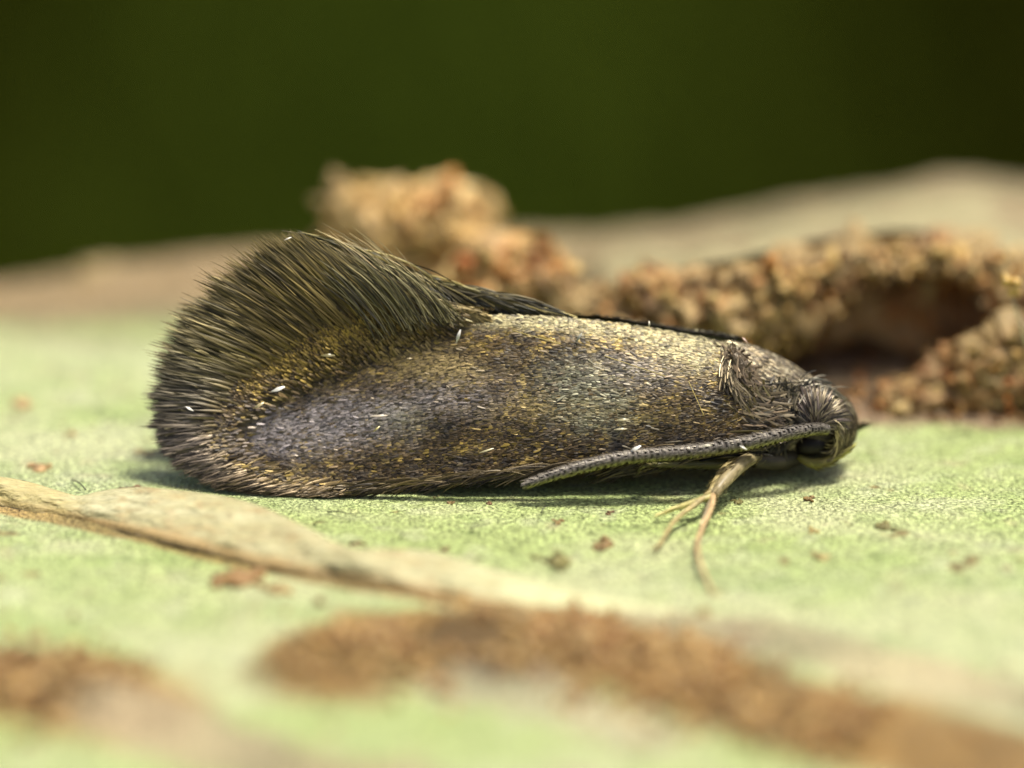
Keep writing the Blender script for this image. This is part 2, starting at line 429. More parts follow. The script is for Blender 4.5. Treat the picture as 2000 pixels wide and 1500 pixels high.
# 1 tall pale mound behind the wing
mA = thing('frass_heap', (U(800, 500, 5)[0], 5.0, 0.0), 'tall pale crumbly frass heap, blurred, rising behind the fringed wing', 'frass')
_, PA = mound('heap_core', [row(600, 470, 5.0, 0.5, 0.7), row(660, 372, 5.0, 0.6, 1.0), row(740, 352, 5.1, 0.7, 1.0), row(800, 372, 5.0, 0.75, 1.0), row(880, 358, 5.0, 0.75, 1.0), row(940, 385, 5.0, 0.7, 1.0), row(985, 470, 5.0, 0.5, 0.7)], mA, 3, crumbcol(3, 0.0, 1.3), rough=0.26, freq=2.0)
crumbs(mA, on_mound(PA, 420, zmin=0.1), 0.10, 90, hue=[0, 1, 5, 8, 1, 3, 0])
# green-grey lichen tuft on its left shoulder is left as colour of the crumbs
mB = thing('frass_heap', (U(1000, 500, 4.4)[0], 4.4, 0.0), 'lower orange-brown frass heap at the middle, right of the tall pale heap', 'frass')
_, PB = mound('heap_core', [row(790, 545, 3.4, 0.4, 0.6), row(880, 520, 3.5, 0.5, 0.8), row(960, 475, 3.6, 0.5, 0.85), row(1040, 462, 3.6, 0.5, 0.85), row(1085, 480, 3.5, 0.4, 0.7), row(1140, 545, 3.3, 0.35, 0.5)], mB, 13, crumbcol(13, 0.2, 1.1), rough=0.26, freq=2.6)
crumbs(mB, on_mound(PB, 420, zmin=0.0), 0.075, 80, hue=[0, 2, 3, 6, 1, 5])
# 2 the long crumb bank running to the hollow, then the roof arching over it
mC = thing('frass_gallery', (U(1400, 690, 3.4)[0], 3.4, 0.0), 'long bank of cream and orange frass crumbs arching over the dark hollow', 'frass')
_, PC = mound('bank', [row(960, 560, 3.4, 0.35, 0.5), row(1040, 530, 3.3, 0.45, 0.6), row(1120, 538, 3.15, 0.5, 0.65), row(1200, 546, 2.95, 0.5, 0.62), row(1300, 540, 2.8, 0.45, 0.60), row(1400, 532, 2.7, 0.42, 0.58), row(1490, 525, 2.65, 0.36, 0.50), row(1545, 528, 2.65, 0.28, 0.38), row(1590, 530, 2.7, 0.2, 0.22)], mC, 23, crumbcol(23, 0.15, 0.8), nu=280, nv=84, rough=0.42, freq=2.8)
ptsC = on_mound(PC, 700)
_, PD = mound('arch_roof', [row(1450, 512, 3.0, 0.35, 0.26), row(1550, 497, 3.1, 0.4, 0.17), row(1640, 480, 3.2, 0.42, 0.14), row(1720, 468, 3.3, 0.45, 0.14), row(1800, 462, 3.3, 0.45, 0.13), row(1880, 472, 3.2, 0.45, 0.15), row(1950, 492, 3.1, 0.42, 0.24), row(2020, 515, 3.0, 0.42, 0.42), row(2120, 540, 2.9, 0.4, 0.6)], mC, 33, crumbcol(33, 0.05, 0.7), nu=300, nv=70, rough=0.36, freq=2.9)
ptsD = on_mound(PD, 500)
ptsAll = np.vstack([ptsC[:110], ptsD[:70], ptsC[110:], ptsD[70:]])
crumbs(mC, ptsAll, 0.068, 180, hue=[0, 1, 5, 4, 5, 8, 9, 7, 4, 3, 8, 0, 9])
rimp = spl([U(1540, 680, 2.45), U(1590, 620, 2.6), U(1650, 570, 2.8), U(1740, 540, 2.9), U(1850, 532, 2.9), U(1930, 552, 2.8), U(1975, 600, 2.7)], R.uniform(0, 1, 170)) + R.normal(0, 0.05, (170, 3))
crumbs(mC, rimp, 0.055, 60, hue=[0, 4, 7, 9, 3, 8, 4])
# back wall of the hollow
wall = [(2.4, 3.6, 0.2, 0.3, 0.5), (2.9, 3.75, 0.2, 0.3, 0.55), (3.6, 3.85, 0.25, 0.3, 0.55), (4.4, 3.75, 0.25, 0.3, 0.55), (5.4, 3.5, 0.2, 0.3, 0.5)]
mound('hollow_wall', wall, mC, 43, crumbcol(43, 0.5, 1.5), nu=200, nv=60, rough=0.26, freq=3.5)
# pale bark skin lifted over the roof
t = np.linspace(0, 1, 60); v = np.linspace(0, 1, 26)
top = spl([U(1180, 560, 3.3), U(1300, 530, 3.2), U(1450, 500, 3.1), U(1560, 477, 3.3), U(1700, 454, 3.45), U(1850, 457, 3.45), U(1980, 500, 3.3), U(2150, 540, 3.2)], t)
Pg = np.repeat(top[:, None], 26, 1).copy()
Pg[..., 1] += 2.9 * v[None]; Pg[..., 2] += (crest(Pg[..., 0]) - top[:, None, 2]) * sst(0, 1, v)[None] + 0.05 * np.sin(v * 9)[None] + 0.05 * fbm(Pg[..., 0] * 2, Pg[..., 1] * 2, 0, 3)
lower = Pg.copy(); lower[..., 2] -= 0.09
VV = np.stack([Pg, lower]).reshape(-1, 3); Fg = gridF(60, 26)
edge = np.arange(60) * 26
Fe = np.stack([edge[:-1], edge[1:], edge[1:] + 1560, edge[:-1] + 1560], -1)
cg = np.clip(mixc(np.broadcast_to(np.array([0.27, 0.235, 0.115]), Pg.shape), np.array([0.19, 0.12, 0.055]), sst(0.0, 0.5, fbm(Pg[..., 0] * 1.5, Pg[..., 1] * 3, 0, 71))), 0, 1)
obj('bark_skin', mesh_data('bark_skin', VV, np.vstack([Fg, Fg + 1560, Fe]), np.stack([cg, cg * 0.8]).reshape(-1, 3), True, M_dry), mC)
# 3 crumbs at the right in front of the hollow
mE = thing('frass_heap', (4.5, 2.4, 0.0), 'small heap of orange and brown crumbs at the right edge below the hollow', 'frass')
_, PE = mound('heap_core', [row(1690, 772, 1.95, 0.2, 0.1), row(1760, 748, 2.0, 0.3, 0.2), row(1830, 705, 2.05, 0.32, 0.3), row(1900, 655, 2.05, 0.38, 0.42), row(1980, 625, 2.05, 0.4, 0.5), row(2080, 630, 2.05, 0.4, 0.5), row(2200, 700, 2.05, 0.3, 0.4)], mE, 53, crumbcol(53, 0.25, 0.65), nu=200, nv=70, rough=0.34, freq=3.2)
crumbs(mE, on_mound(PE, 420, zmin=-0.1), 0.05, 110, hue=[0, 2, 3, 4, 6, 7, 9, 1])
# low crust on the scar and flecks along it
mF = thing('bark_scar', (4.0, 1.9, 0.0), 'dark brown rough scar of bark beside the green skin at the right', 'bark')
pts = np.stack([R.uniform(3.0, 5.6, 420), R.uniform(1.35, 2.5, 420), np.zeros(420)], -1)
pts = pts[pts[:, 1] > 1.45 + 0.25 * (4.8 - pts[:, 0]) ** 2 * 0.35 + 0.1 * vnoise(pts[:, 0] * 3, 0 * pts[:, 0])]
pts[:, 2] = ground_h(pts[:, 0], pts[:, 1]) + 0.005
crumbs(mF, pts, 0.036, 70, hue=[7, 4, 7, 9, 2])
pts = np.stack([R.uniform(2.6, 4.4, 60), R.uniform(2.6, 4.4, 60), np.zeros(60)], -1); pts[:, 2] = ground_h(pts[:, 0], pts[:, 1])
mG = thing('hollow_litter', (3.4, 3.4, 0.0), 'scattered brown crumbs lying on the floor inside the dark hollow', 'frass')
crumbs(mG, pts, 0.08, 60, hue=[4, 7, 6, 9])

def crust(name_pt, P_, wd, n, size, label, hue):
    tr_ = R.uniform(0, 1, n); q_ = spl(P_, tr_); x_ = q_[:, 0] + R.normal(0, wd * 0.4, n); y_ = q_[:, 1] + R.normal(0, wd * 0.42, n)
    keep_ = fbm(x_ * 1.6, y_ * 1.3, 0, 207, 3) + R.normal(0, 0.1, n) > -0.12
    x_, y_ = x_[keep_], y_[keep_]; pts_ = np.stack([x_, y_, ground_h(x_, y_) + 0.01], -1)
    th_ = thing('bark_crust', (float(x_.mean()), float(y_.mean()), 0.0), label, 'bark')
    crumbs(th_, pts_, size, 90, hue=hue)
crust('a', RIDGE_A[:9], 1.0, 2200, 0.055, 'long rust-brown crumbly ridge of bark blurred across the lower right foreground', [0, 8, 4, 9, 7, 4])
crust('b', RIDGE_B, 1.0, 800, 0.055, 'short rust-brown crumbly patch of bark blurred in the lower left corner', [0, 8, 4, 9, 7])
# ------------------------------------------------------------------ peeling strip in front
up = np.array([(-120, 922), (0, 931), (60, 942), (110, 957), (155, 968), (200, 958), (270, 951), (350, 958), (430, 968), (500, 985), (580, 1020), (680, 1068), (760, 1072), (850, 1078), (950, 1108), (1050, 1135), (1180, 1165), (1300, 1188)], float)
lo = np.array([(-120, 965), (0, 978), (60, 990), (120, 1002), (170, 1012), (230, 1026), (300, 1044), (380, 1062), (450, 1082), (520, 1100), (600, 1112), (690, 1128), (770, 1142), (850, 1155), (950, 1175), (1050, 1190), (1180, 1200), (1300, 1205)], float)
nu, nv = 200, 30
t = np.linspace(0, 1, nu); a = spl(up, t); b = spl(lo, t); v = np.linspace(0, 1, nv)
pix = a[:, None] * (1 - v)[None, :, None] + b[:, None] * v[None, :, None]
zh = np.interp(pix[..., 0], [-100, 0, 150, 300, 600, 900, 1100, 1300], [0.22, 0.2, 0.12, 0.24, 0.26, 0.18, 0.06, 0.0])
zz = zh * (1 - 0.72 * v[None] ** 1.6) + 0.0 * t[:, None]
zz += 0.03 * fbm(pix[..., 0] / 50, pix[..., 1] / 22, 0, 17) * np.clip(zh / 0.2, 0, 1)
Pt = G(pix[..., 0], pix[..., 1], 0.0)
Pt = np.stack([G(pix[i, :, 0], pix[i, :, 1], 0)[..., :] for i in range(nu)])
# lift each point along its sight height
s = zz / CAM[2]
Pt = Pt + (CAM - Pt) * s[..., None]
lower = Pt.copy(); lower[..., 2] -= 0.045; lower[..., 1] -= 0.01
tuck = Pt[:, 0].copy(); tuck[:, 2] -= 0.3; tuck[:, 1] -= 0.15
VV = np.vstack([Pt.reshape(-1, 3), lower.reshape(-1, 3)]); Fg = gridF(nu, nv); e = np.arange(nu) * nv
rim = []
for off in (0, nv - 1):
    rim.append(np.stack([e[:-1] + off, e[1:] + off, e[1:] + off + nu * nv, e[:-1] + off + nu * nv], -1))
st = fbm(pix[..., 0] / 120, pix[..., 1] / 9, 0, 27) * 0.6
cs = mixc(np.broadcast_to(np.array([0.36, 0.33, 0.17]), Pt.shape), np.array([0.46, 0.44, 0.26]), sst(-0.2, 0.4, st))
cs = mixc(cs, np.array([0.33, 0.26, 0.12]), sst(0.0, 0.5, fbm(pix[..., 0] / 30, pix[..., 1] / 12, 0, 29)) * 0.75)
cs = mixc(cs, np.array([0.24, 0.14, 0.06]), sst(0.45, 0.75, fbm(pix[..., 0] / 14, pix[..., 1] / 8, 0, 129)) * 0.7)
cs = mixc(cs, green2 * 0.9, sst(800, 1150, pix[..., 0]) * 0.7)
cs = mixc(cs, rust * 1.1, 0.75 * sst(0.75, 1.0, v[None] + 0.15 * st))
cs = mixc(cs, np.array([0.40, 0.33, 0.13]), sst(190, 100, pix[..., 0]) * 0.7)
obj('peeling_bark', mesh_data('peeling_bark', VV, np.vstack([Fg, Fg + nu * nv] + rim), np.vstack([cs.reshape(-1, 3), cs.reshape(-1, 3) * 0.7]), True, M_dry),
    label='pale tan strip of bark skin peeling up in front of the moth', cat='bark')

# ------------------------------------------------------------------ small debris on the green bark
def bit(px, py, size, cname, label, name='bark_crumb', n=3, seed=0):
    g = G(px, py); rs = np.random.RandomState(seed + int(px)); acc = []
    for k in range(n * 4):
        p = np.array([g[0] + (k > 0) * rs.normal(0, size * 0.5), g[1] + (k > 0) * rs.normal(0, size * 0.6), 0]); p[2] = ground_h(p[0], p[1]) + size * 0.08
        sc = size * rs.uniform(0.3, 0.6)
        acc.append(((blob(rs.randint(60), JV, 0.6) * np.array([1.6, 1, 0.5])) @ rotm(rs).T * sc * np.array([1, 1, 0.6]) + p, JF, np.array(cname) * rs.uniform(0.7, 1.2)))
    Vb, Fb, cb = cat_mesh(acc); o0 = Vb.mean(0)
    o = obj(name, mesh_data(name, Vb - o0, Fb, cb, True, M_crumb), label=label, cat='debris', group='crumbs of debris on the green bark'); o.location = o0
    return o
RB = (0.17, 0.10, 0.045); OB = (0.25, 0.16, 0.06); OL = (0.20, 0.18, 0.06)
bit(250, 962, 0.09, RB, 'dark brown crumb perched behind the peeling strip at the left', n=5)
bit(75, 915, 0.09, (0.42, 0.27, 0.12), 'tan curled flake at the far left above the peeling strip', n=4)
bit(140, 850, 0.06, (0.4, 0.24, 0.1), 'small tan crumb on the green left of the wing tip', n=2)
bit(45, 790, 0.11, (0.42, 0.28, 0.13), 'blurred tan spot by the left edge of the picture', n=3)
bit(955, 983, 0.045, RB, 'tiny brown crumb in the sharp green just below the antenna tip', n=2)
bit(880, 982, 0.035, OB, 'tiny light brown speck below the wing, left of the antenna tip', n=2)
bit(850, 970, 0.03, OL, 'tiny olive speck at the edge of the shadow under the wing', n=2)
bit(1190, 1000, 0.045, RB, 'small brown crumb on the green below the middle of the antenna', n=3)
bit(1090, 1018, 0.05, (0.3, 0.2, 0.08), 'flat brown fleck on the green below the antenna tip', n=3)
bit(1175, 1065, 0.09, OB, 'light brown crumb halfway between the antenna and the brown ridge', n=4)
bit(1085, 1100, 0.12, OL, 'olive-brown clot above the middle of the tan band', n=5)
bit(1045, 1088, 0.06, OL, 'small olive speck just left of the olive-brown clot', n=2)
bit(695, 1065, 0.05, RB, 'brown speck beside the upper edge of the peeling strip', n=2)
bit(870, 1072, 0.05, RB, 'brown speck above the right part of the peeling strip', n=2)
bit(1580, 975, 0.06, OB, 'light brown fleck on the green below the head', n=3)
bit(1725, 1033, 0.09, OL, 'round olive crumb on the green at the lower right of the head', n=3)
bit(1590, 1040, 0.06, (0.36, 0.28, 0.1), 'pale ochre fleck right of the forked legs', n=3)
bit(1440, 980, 0.05, OL, 'olive fleck in the shadow right of the bent leg', n=2)
bit(1600, 1090, 0.08, (0.4, 0.3, 0.12), 'blurred ochre fleck at the lower right', n=3)
bit(475, 1135, 0.17, (0.28, 0.16, 0.06), 'blurred brown clot below the peeling strip', n=6)
bit(430, 1125, 0.09, OL, 'blurred olive crumb left of the brown clot below the strip', n=3)
bit(545, 1155, 0.10, (0.38, 0.25, 0.1), 'blurred tan crumb right of the brown clot below the strip', n=3)
bit(185, 500, 0.2, (0.40, 0.30, 0.14), 'blurred tan tuft on the skyline at the far left', n=4)

def bristle(px0, py0, px1, py1, label):
    a, b_ = G(px0, py0, 0.02), G(px1, py1, 0.05); t = np.linspace(0, 1, 6)[:, None]
    p = a * (1 - t) + b_ * t; p[:, 2] += 0.03 * np.sin(t[:, 0] * 3)
    obj('bristle', tube_mesh('bristle', p, np.linspace(0.008, 0.004, 6), (0.03, 0.03, 0.02), M_body, 6), label=label, cat='bristle', group='dark bristles on the green bark')
bristle(140, 938, 168, 958, 'dark bristle lying behind the peeling strip at the left')
bristle(612, 1023, 640, 1025, 'dark bristle beside the wing side edge of the peeling strip')
bristle(918, 1038, 940, 1025, 'dark slanting bristle on the sharp green below the wing')
bristle(780, 1052, 795, 1043, 'short dark bristle just above the peeling strip')
bristle(640, 1000, 700, 1012, 'long faint bristle on the green below the wing tip')
bristle(1057, 1003, 1068, 990, 'short dark bristle below the antenna tip')

# a stalked gland at the right edge
sg = thing('stalked_droplet', (5.15, 1.3, 0), 'amber droplet cluster on a thin pale stalk at the right edge', 'droplet')
t = np.linspace(0, 1, 10); pth = spl([(5.22, 1.35, 0.0), U(2012, 700, 1.3), U(1998, 650, 1.25), U(1978, 585, 1.2)], t)
obj('stalk', tube_mesh('stalk', pth, np.linspace(0.022, 0.010, 10), (0.6, 0.55, 0.36), M_leg, 8), sg)
for dx, dy, s in ((1965, 548, 0.06), (1985, 552, 0.05), (1975, 568, 0.055), (1988, 572, 0.04), (1962, 540, 0.035), (1982, 560, 0.05)):
    o = obj('droplet', mesh_data('droplet', blob(dx, IV, 0.25) * s + U(dx, dy, 1.2), IF, (0.55, 0.36, 0.10), True, M_gold), sg)

# ================================================================== the moth
MID = 0.26                                     # y of the body's mid-plane
moth = thing('moth', (U(1100, 930, MID)[0], MID, 0.0), 'small bronze-brown moth resting in profile with fringed wings folded roof-like', 'moth')

WT = np.array([(1440, 676), (1395, 664), (1340, 652), (1250, 636), (1160, 624), (1050, 616), (950, 614), (850, 622), (750, 640), (650, 668), (570, 702), (500, 746), (445, 798), (412, 850)], float)
WB = np.array([(1515, 842), (1450, 852), (1380, 866), (1290, 884), (1200, 900), (1100, 915), (1000, 926), (900, 937), (800, 950), (700, 958), (610, 956), (530, 938), (465, 905), (412, 850)], float)
def wing_y(u, v):
    yt = np.interp(u, [0, 0.15, 0.5, 0.8, 1], [0.16, 0.22, 0.20, 0.11, -0.14])
    yb = np.interp(u, [0, 0.15, 0.5, 0.8, 1], [-0.36, -0.52, -0.58, -0.46, -0.14])
    s = np.clip(v, 1e-4, 1) ** np.interp(u, [0, 0.40, 0.56, 1], [0.62, 0.80, 1.0, 1.0])
    return yt + (yb - yt) * s - np.interp(u, [0, 0.45, 0.6], [0.06, 0.03, 0.0]) * np.sin(np.pi * np.clip(v, 0, 1))
def wing(u, v):
    a = spl(WT, u); b = spl(WB, u)
    p = a * (1 - v)[..., None] + b * v[..., None]
    return U(p[..., 0], p[..., 1], wing_y(u, v)), p
def wing_n(u, v):
    e = 0.004
    p0, _ = wing(u, v); pu, _ = wing(np.clip(u + e, 0, 1), v); pl, _ = wing(np.clip(u - e, 0, 1), v)
    pv, _ = wing(u, np.clip(v + e, 0, 1)); pw, _ = wing(u, np.clip(v - e, 0, 1))
    tu = unit(pu - pl); n = unit(np.cross(tu, pv - pw))
    n = np.where((n[..., 1:2] > 0.15) & (n[..., 2:3] < 0), -n, n)
    n = np.where((n @ np.array([0, -1, 0.8]))[..., None] < 0, -n, n)
    return p0, n, tu

uu, vv = np.meshgrid(np.linspace(0, 1, 110), np.linspace(0, 1, 50), indexing='ij')
WPos, WN, _ = wing_n(uu, vv)
shell = np.stack([WPos - WN * 0.012, WPos - WN * 0.03]).reshape(-1, 3); Fw = gridF(110, 50)
wing_near = obj('forewing', mesh_data('forewing', shell, np.vstack([Fw, Fw + 5500]), (0.040, 0.028, 0.014), True, M_memb), moth)
def mir(V): return V * np.array([1, -1, 1]) + np.array([0, 2 * MID + 0.04, 0])
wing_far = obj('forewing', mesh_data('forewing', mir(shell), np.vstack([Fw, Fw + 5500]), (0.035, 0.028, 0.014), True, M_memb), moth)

BR = np.array([0.072, 0.050, 0.022]); DK = np.array([0.022, 0.015, 0.007]); GD = np.array([0.42, 0.32, 0.085]); OLV = np.array([0.15, 0.13, 0.035])
GY_SHEEN = np.array([0.33, 0.32, 0.22]); VI = np.array([0.33, 0.32, 0.44]); TE = np.array([0.26, 0.285, 0.26]); TN = np.array([0.34, 0.28, 0.16])
def g2(p, x, y, sx, sy, rot=0.0):
    c_, s_ = math.cos(rot), math.sin(rot); dx = p[..., 0] - x; dy = p[..., 1] - y
    return np.exp(-(((dx * c_ + dy * s_) / sx) ** 2 + ((-dx * s_ + dy * c_) / sy) ** 2))
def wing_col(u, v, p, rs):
    n = len(u); x, y = p[..., 0], p[..., 1]
    f1 = vnoise(x / 9, y / 7, 0, 5); f2 = fbm(x / 26, y / 16, 0, 6, 3); f3 = fbm(x / 90, y / 45, 0, 7, 2)
    c = np.broadcast_to(BR, (n, 3)) * rs.uniform(0.3, 1.7, (n, 1))
    gold = sst(0.25, 0.55, f1 * 0.6 + f2 * 0.5 + 0.35 * f3 + rs.normal(0, 0.34, n) + 0.02)
    gold = gold * (1 - 0.75 * sst(0.85, 1.0, v) ) * (0.85 - 0.45 * g2(p, 1400, 830, 180, 40))
    c = mixc(c, GD * rs.uniform(0.5, 1.1, (n, 1)), gold * 0.8)
    c = mixc(c, OLV * 1.3, 0.8 * sst(0.15, 0.0, v) * sst(0.45, 0.65, u))
    f4 = fbm(x / 38, y / 30, 0, 16, 3); c = c * (1 + 0.95 * f4[:, None])
    blue = sst(0.1, 0.5, fbm(x / 45, y / 28, 0, 26, 3)) * (rs.rand(n) < 0.6); c = mixc(c, np.array([0.20, 0.19, 0.22]), 0.3 * blue)
    def m(w_): return np.clip(w_ * (0.75 + 0.5 * f2 + rs.normal(0, 0.38, n) + 0.3 * f1), 0, 0.85)
    c = mixc(c, GD * 0.8, m(0.7 * g2(p, 600, 690, 200, 40, -0.25)))
    c = mixc(c, VI, m(1.4 * g2(p, 660, 830, 120, 45, -0.15) + 0.8 * g2(p, 540, 850, 60, 40) + 0.75 * g2(p, 900, 770, 100, 40) + 0.6 * g2(p, 1230, 730, 80, 35)))
    c = mixc(c, TE, m(1.1 * g2(p, 1160, 785, 90, 50, 0.2) + 0.4 * g2(p, 780, 820, 60, 30)+ 0.3 * g2(p, 1120, 720, 70, 30)))
    c = mixc(c, TN, m(1.3 * g2(p, 850, 715, 100, 34, 0.2) + 0.5 * g2(p, 1080, 800, 160, 18)))
    c = mixc(c, GY_SHEEN, m(1.3 * g2(p, 1230, 650, 230, 17, 0.13) + 1.0 * g2(p, 1000, 628, 120, 13) + 0.9 * g2(p, 1330, 685, 75, 28, 0.3) + 0.25 * g2(p, 1260, 725, 100, 25)))  # pale ridge scales, with the sheen along the ridge painted into their colour
    c = mixc(c, DK, np.clip(sst(0.80, 1.0, v) * sst(0.55, 0.2, u), 0, 1) * 0.4)
    c = mixc(c, np.array([0.11, 0.10, 0.11]), m(0.8 * g2(p, 400, 800, 50, 70)))
    inner = sst(0.34, 0.02, v) * sst(0.45, 0.62, u) * sst(1.0, 0.9, u)
    c = mixc(c, np.where((rs.rand(n) < 0.45)[:, None], GD * 0.85, BR * 0.9), np.clip(1.1 * inner + 0.15 * f1 * inner, 0, 0.9))
    c = c * np.where(rs.rand(n) < 0.3, 0.3, 1.0)[:, None] * np.array([0.96, 0.88, 0.64])
    return np.clip(c, 0.003, 0.8)

def scale_cloud(n, rs, rows=True):
    nr = 150
    u = (rs.randint(0, nr, n) + rs.normal(0, 0.14, n)) / nr; u = np.clip(u, 0.0, 0.985); v = rs.uniform(0.004, 0.995, n)
    P0, N, T = wing_n(u, v); _, p = wing(u, v)
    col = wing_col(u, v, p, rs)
    L = rs.uniform(0.035, 0.06, n); W = rs.uniform(0.007, 0.012, n)
    big = rs.rand(n) < 0.02; L[big] *= 1.9; W[big] *= 0.9
    ang = rs.normal(0, 0.13, n) + 0.8 * big * rs.normal(0, 0.3, n)
    B = np.cross(N, T); D = T * np.cos(ang)[:, None] + B * np.sin(ang)[:, None]
    D = unit(D + np.array([0, 0, 0.0]))
    tilt = rs.uniform(0.02, 0.12, n) + 0.10 * big
    k = np.array([0, 0.35, 0.8, 1.0])
    P = P0[:, None] + D[:, None] * (L[:, None] * (k - 0.3))[..., None] + N[:, None] * (0.002 + L[:, None] * k * tilt[:, None] - 0.25 * (L * tilt)[:, None] * k ** 2)[..., None]
    roll = rs.normal(0, 0.24, n)
    Nr = N * np.cos(roll)[:, None] + np.cross(D, N) * np.sin(roll)[:, None]
    Wk = W[:, None] * np.array([0.5, 1.0, 0.95, 0.45])
    return ribbons(P, np.repeat(Nr[:, None], 4, 1), Wk, col)
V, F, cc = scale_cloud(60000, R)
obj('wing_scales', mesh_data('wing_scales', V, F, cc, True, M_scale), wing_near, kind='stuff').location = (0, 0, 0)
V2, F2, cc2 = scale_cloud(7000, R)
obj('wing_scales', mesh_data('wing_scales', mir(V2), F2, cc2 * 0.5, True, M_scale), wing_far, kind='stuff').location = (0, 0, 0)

# fringe
FB = np.array([(935, 612), (890, 614), (850, 622), (800, 632), (745, 646), (690, 664), (640, 684), (590, 706), (540, 732), (500, 758), (468, 788), (442, 818), (430, 850), (445, 885), (490, 915), (550, 940), (620, 955), (710, 960)], float)
FT = np.array([(850, 600), (800, 570), (735, 528), (660, 492), (572, 466), (490, 494), (425, 540), (368, 592), (328, 640), (308, 700), (296, 758), (292, 815), (306, 866), (336, 908), (390, 942), (450, 960), (530, 968), (640, 970)], float)
def fringe(n, rs, amin, amax, bmin, bmax, w0, w1, colf, lift0=0.02, lift1=0.06, t0=0.0, t1=1.0, yoff=0.0, curve=0.08, even=True):
    t = rs.uniform(t0, t1, n)
    tb = np.clip(t + rs.normal(0, 0.012, n), 0, 1)
    B2 = spl(FB, tb) + rs.normal(0, 5, (n, 2)); T2 = spl(FT, t)
    cl = 0.06 * vnoise(t * 75, 0 * t, 0, 4) + 0.05 * vnoise(t * 190, 0 * t, 0, 5)
    a_ = rs.uniform(amin, amax, n); b_ = rs.uniform(bmin, bmax, n) + cl
    b_ = np.maximum(b_, a_ + 0.25)
    K = 6; k = np.linspace(0, 1, K)
    s = a_[:, None] + (b_ - a_)[:, None] * k
    Q = B2[:, None] + (T2 - B2)[:, None] * s[..., None]
    perp = np.stack([-(T2 - B2)[:, 1], (T2 - B2)[:, 0]], -1)
    arch = (curve + rs.normal(0, 0.025, n))[:, None] * (s * (1 - s)) + (rs.normal(0, 0.03, n))[:, None] * np.maximum(s - 0.3, 0) ** 1.5
    Q = Q + perp[:, None] * arch[..., None]
    yb = np.interp(tb, [0, 0.12, 0.25, 0.45, 0.7, 0.85, 1], [0.19, 0.17, 0.13, 0.05, -0.13, -0.40, -0.50])
    yt = np.interp(t, [0, 0.12, 0.25, 0.45, 0.7, 0.85, 1], [0.27, 0.27, 0.27, 0.16, -0.12, -0.45, -0.62])
    sc_ = np.clip(s, -0.3, 1.2)
    yy = yb[:, None] * (1 - sc_) + yt[:, None] * sc_ - (rs.uniform(lift0, lift1, n))[:, None] * (0.35 + np.sin(np.pi * np.clip(s, 0, 1))) + rs.normal(0, 0.03, n)[:, None] * k + yoff
    P = U(Q[..., 0], Q[..., 1], yy)
    P[..., 2] = np.maximum(P[..., 2], 0.015)
    nn = np.stack([rs.normal(0, 0.35, n), -np.ones(n), rs.normal(0.65, 0.35, n)], -1)
    W = rs.uniform(w0, w1, n)[:, None] * np.array([0.6, 0.8, 1.0, 1.1, 0.95, 0.15])
    col = colf(t, s, n, rs)
    return ribbons(P, np.repeat(nn[:, None], K, 1), W, col, 0.35)
def fcol(t, s, n, rs):
    st = np.stack([np.interp(t, [0, 0.15, 0.35, 0.5, 0.62, 0.72, 0.85, 1], [x_[q] for x_ in ((0.19, 0.16, 0.08), (0.165, 0.14, 0.05), (0.16, 0.13, 0.045), (0.14, 0.125, 0.055), (0.17, 0.155, 0.12), (0.20, 0.175, 0.15), (0.15, 0.12, 0.08), (0.13, 0.10, 0.055))]) for q in range(3)], -1)
    st = st * rs.uniform(0.35, 1.5, (n, 1)) ** 1.3
    r = st[:, None] * np.ones((1, s.shape[1], 1))
    g = (sst(0.5, 0.0, s) * (0.5 + 0.5 * (rs.rand(n) < 0.35))[:, None])
    r = mixc(r, GD * 0.55, g * 0.55)
    dk = sst(0.72, 0.85, s) * sst(1.05, 0.9, s) * sst(0.8, 0.5, t)[:, None]
    return np.clip(np.array([1.08, 1.0, 0.9]) * mixc(r, np.array([0.05, 0.05, 0.03]), 0.4 * dk), 0.003, 0.7)
parts = [fringe(3600, R, -0.12, 0.3, 0.84, 1.02, 0.0045, 0.0085, fcol, 0.0, 0.03),
         fringe(3400, R, -0.15, 0.25, 0.5, 0.92, 0.0045, 0.009, fcol, 0.03, 0.06),
         fringe(2600, R, -0.45, 0.05, 0.15, 0.55, 0.006, 0.013, fcol, 0.045, 0.075),
         fringe(500, R, 0.0, 0.3, 0.95, 1.10, 0.005, 0.008, fcol, 0.0, 0.05)]
V, F, cc = cat_mesh(parts)
obj('wing_fringe', mesh_data('wing_fringe', V, F, cc, True, M_hair), wing_near, kind='stuff').location = (0, 0, 0)
# short broad scales that blend the wing margin into the fringe
n = 9000
t = R.uniform(0.04, 0.99, n); s = np.abs(R.normal(0, 0.16, n)) * np.where(R.rand(n) < 0.7, 0.9, -0.8) * (0.4 + 1.2 * R.rand(n)); B2 = spl(FB, t); D2 = spl(FT, t) - B2
dl = unit(D2); Lp = R.uniform(10, 19, n); st_ = B2 + D2 * s[:, None] + R.normal(0, 3, (n, 2))
k = np.array([0, 0.4, 0.8, 1.0]); an = R.normal(0, 0.12, n); dl = np.stack([dl[:, 0] * np.cos(an) - dl[:, 1] * np.sin(an), dl[:, 0] * np.sin(an) + dl[:, 1] * np.cos(an)], -1)
Q = st_[:, None] + dl[:, None] * (Lp[:, None] * k)[..., None]
yb = np.interp(t, [0, 0.12, 0.25, 0.45, 0.7, 0.85, 1], [0.19, 0.17, 0.13, 0.05, -0.13, -0.40, -0.50]) - 0.07 + 0.12 * np.clip(s, -0.3, 1) * sst(0.7, 0.4, t)
P = U(Q[..., 0], Q[..., 1], yb[:, None] - 0.012 * k); P[..., 2] = np.maximum(P[..., 2], 0.02)
cm = wing_col(np.full(n, 0.7), np.full(n, 0.5), st_, R)
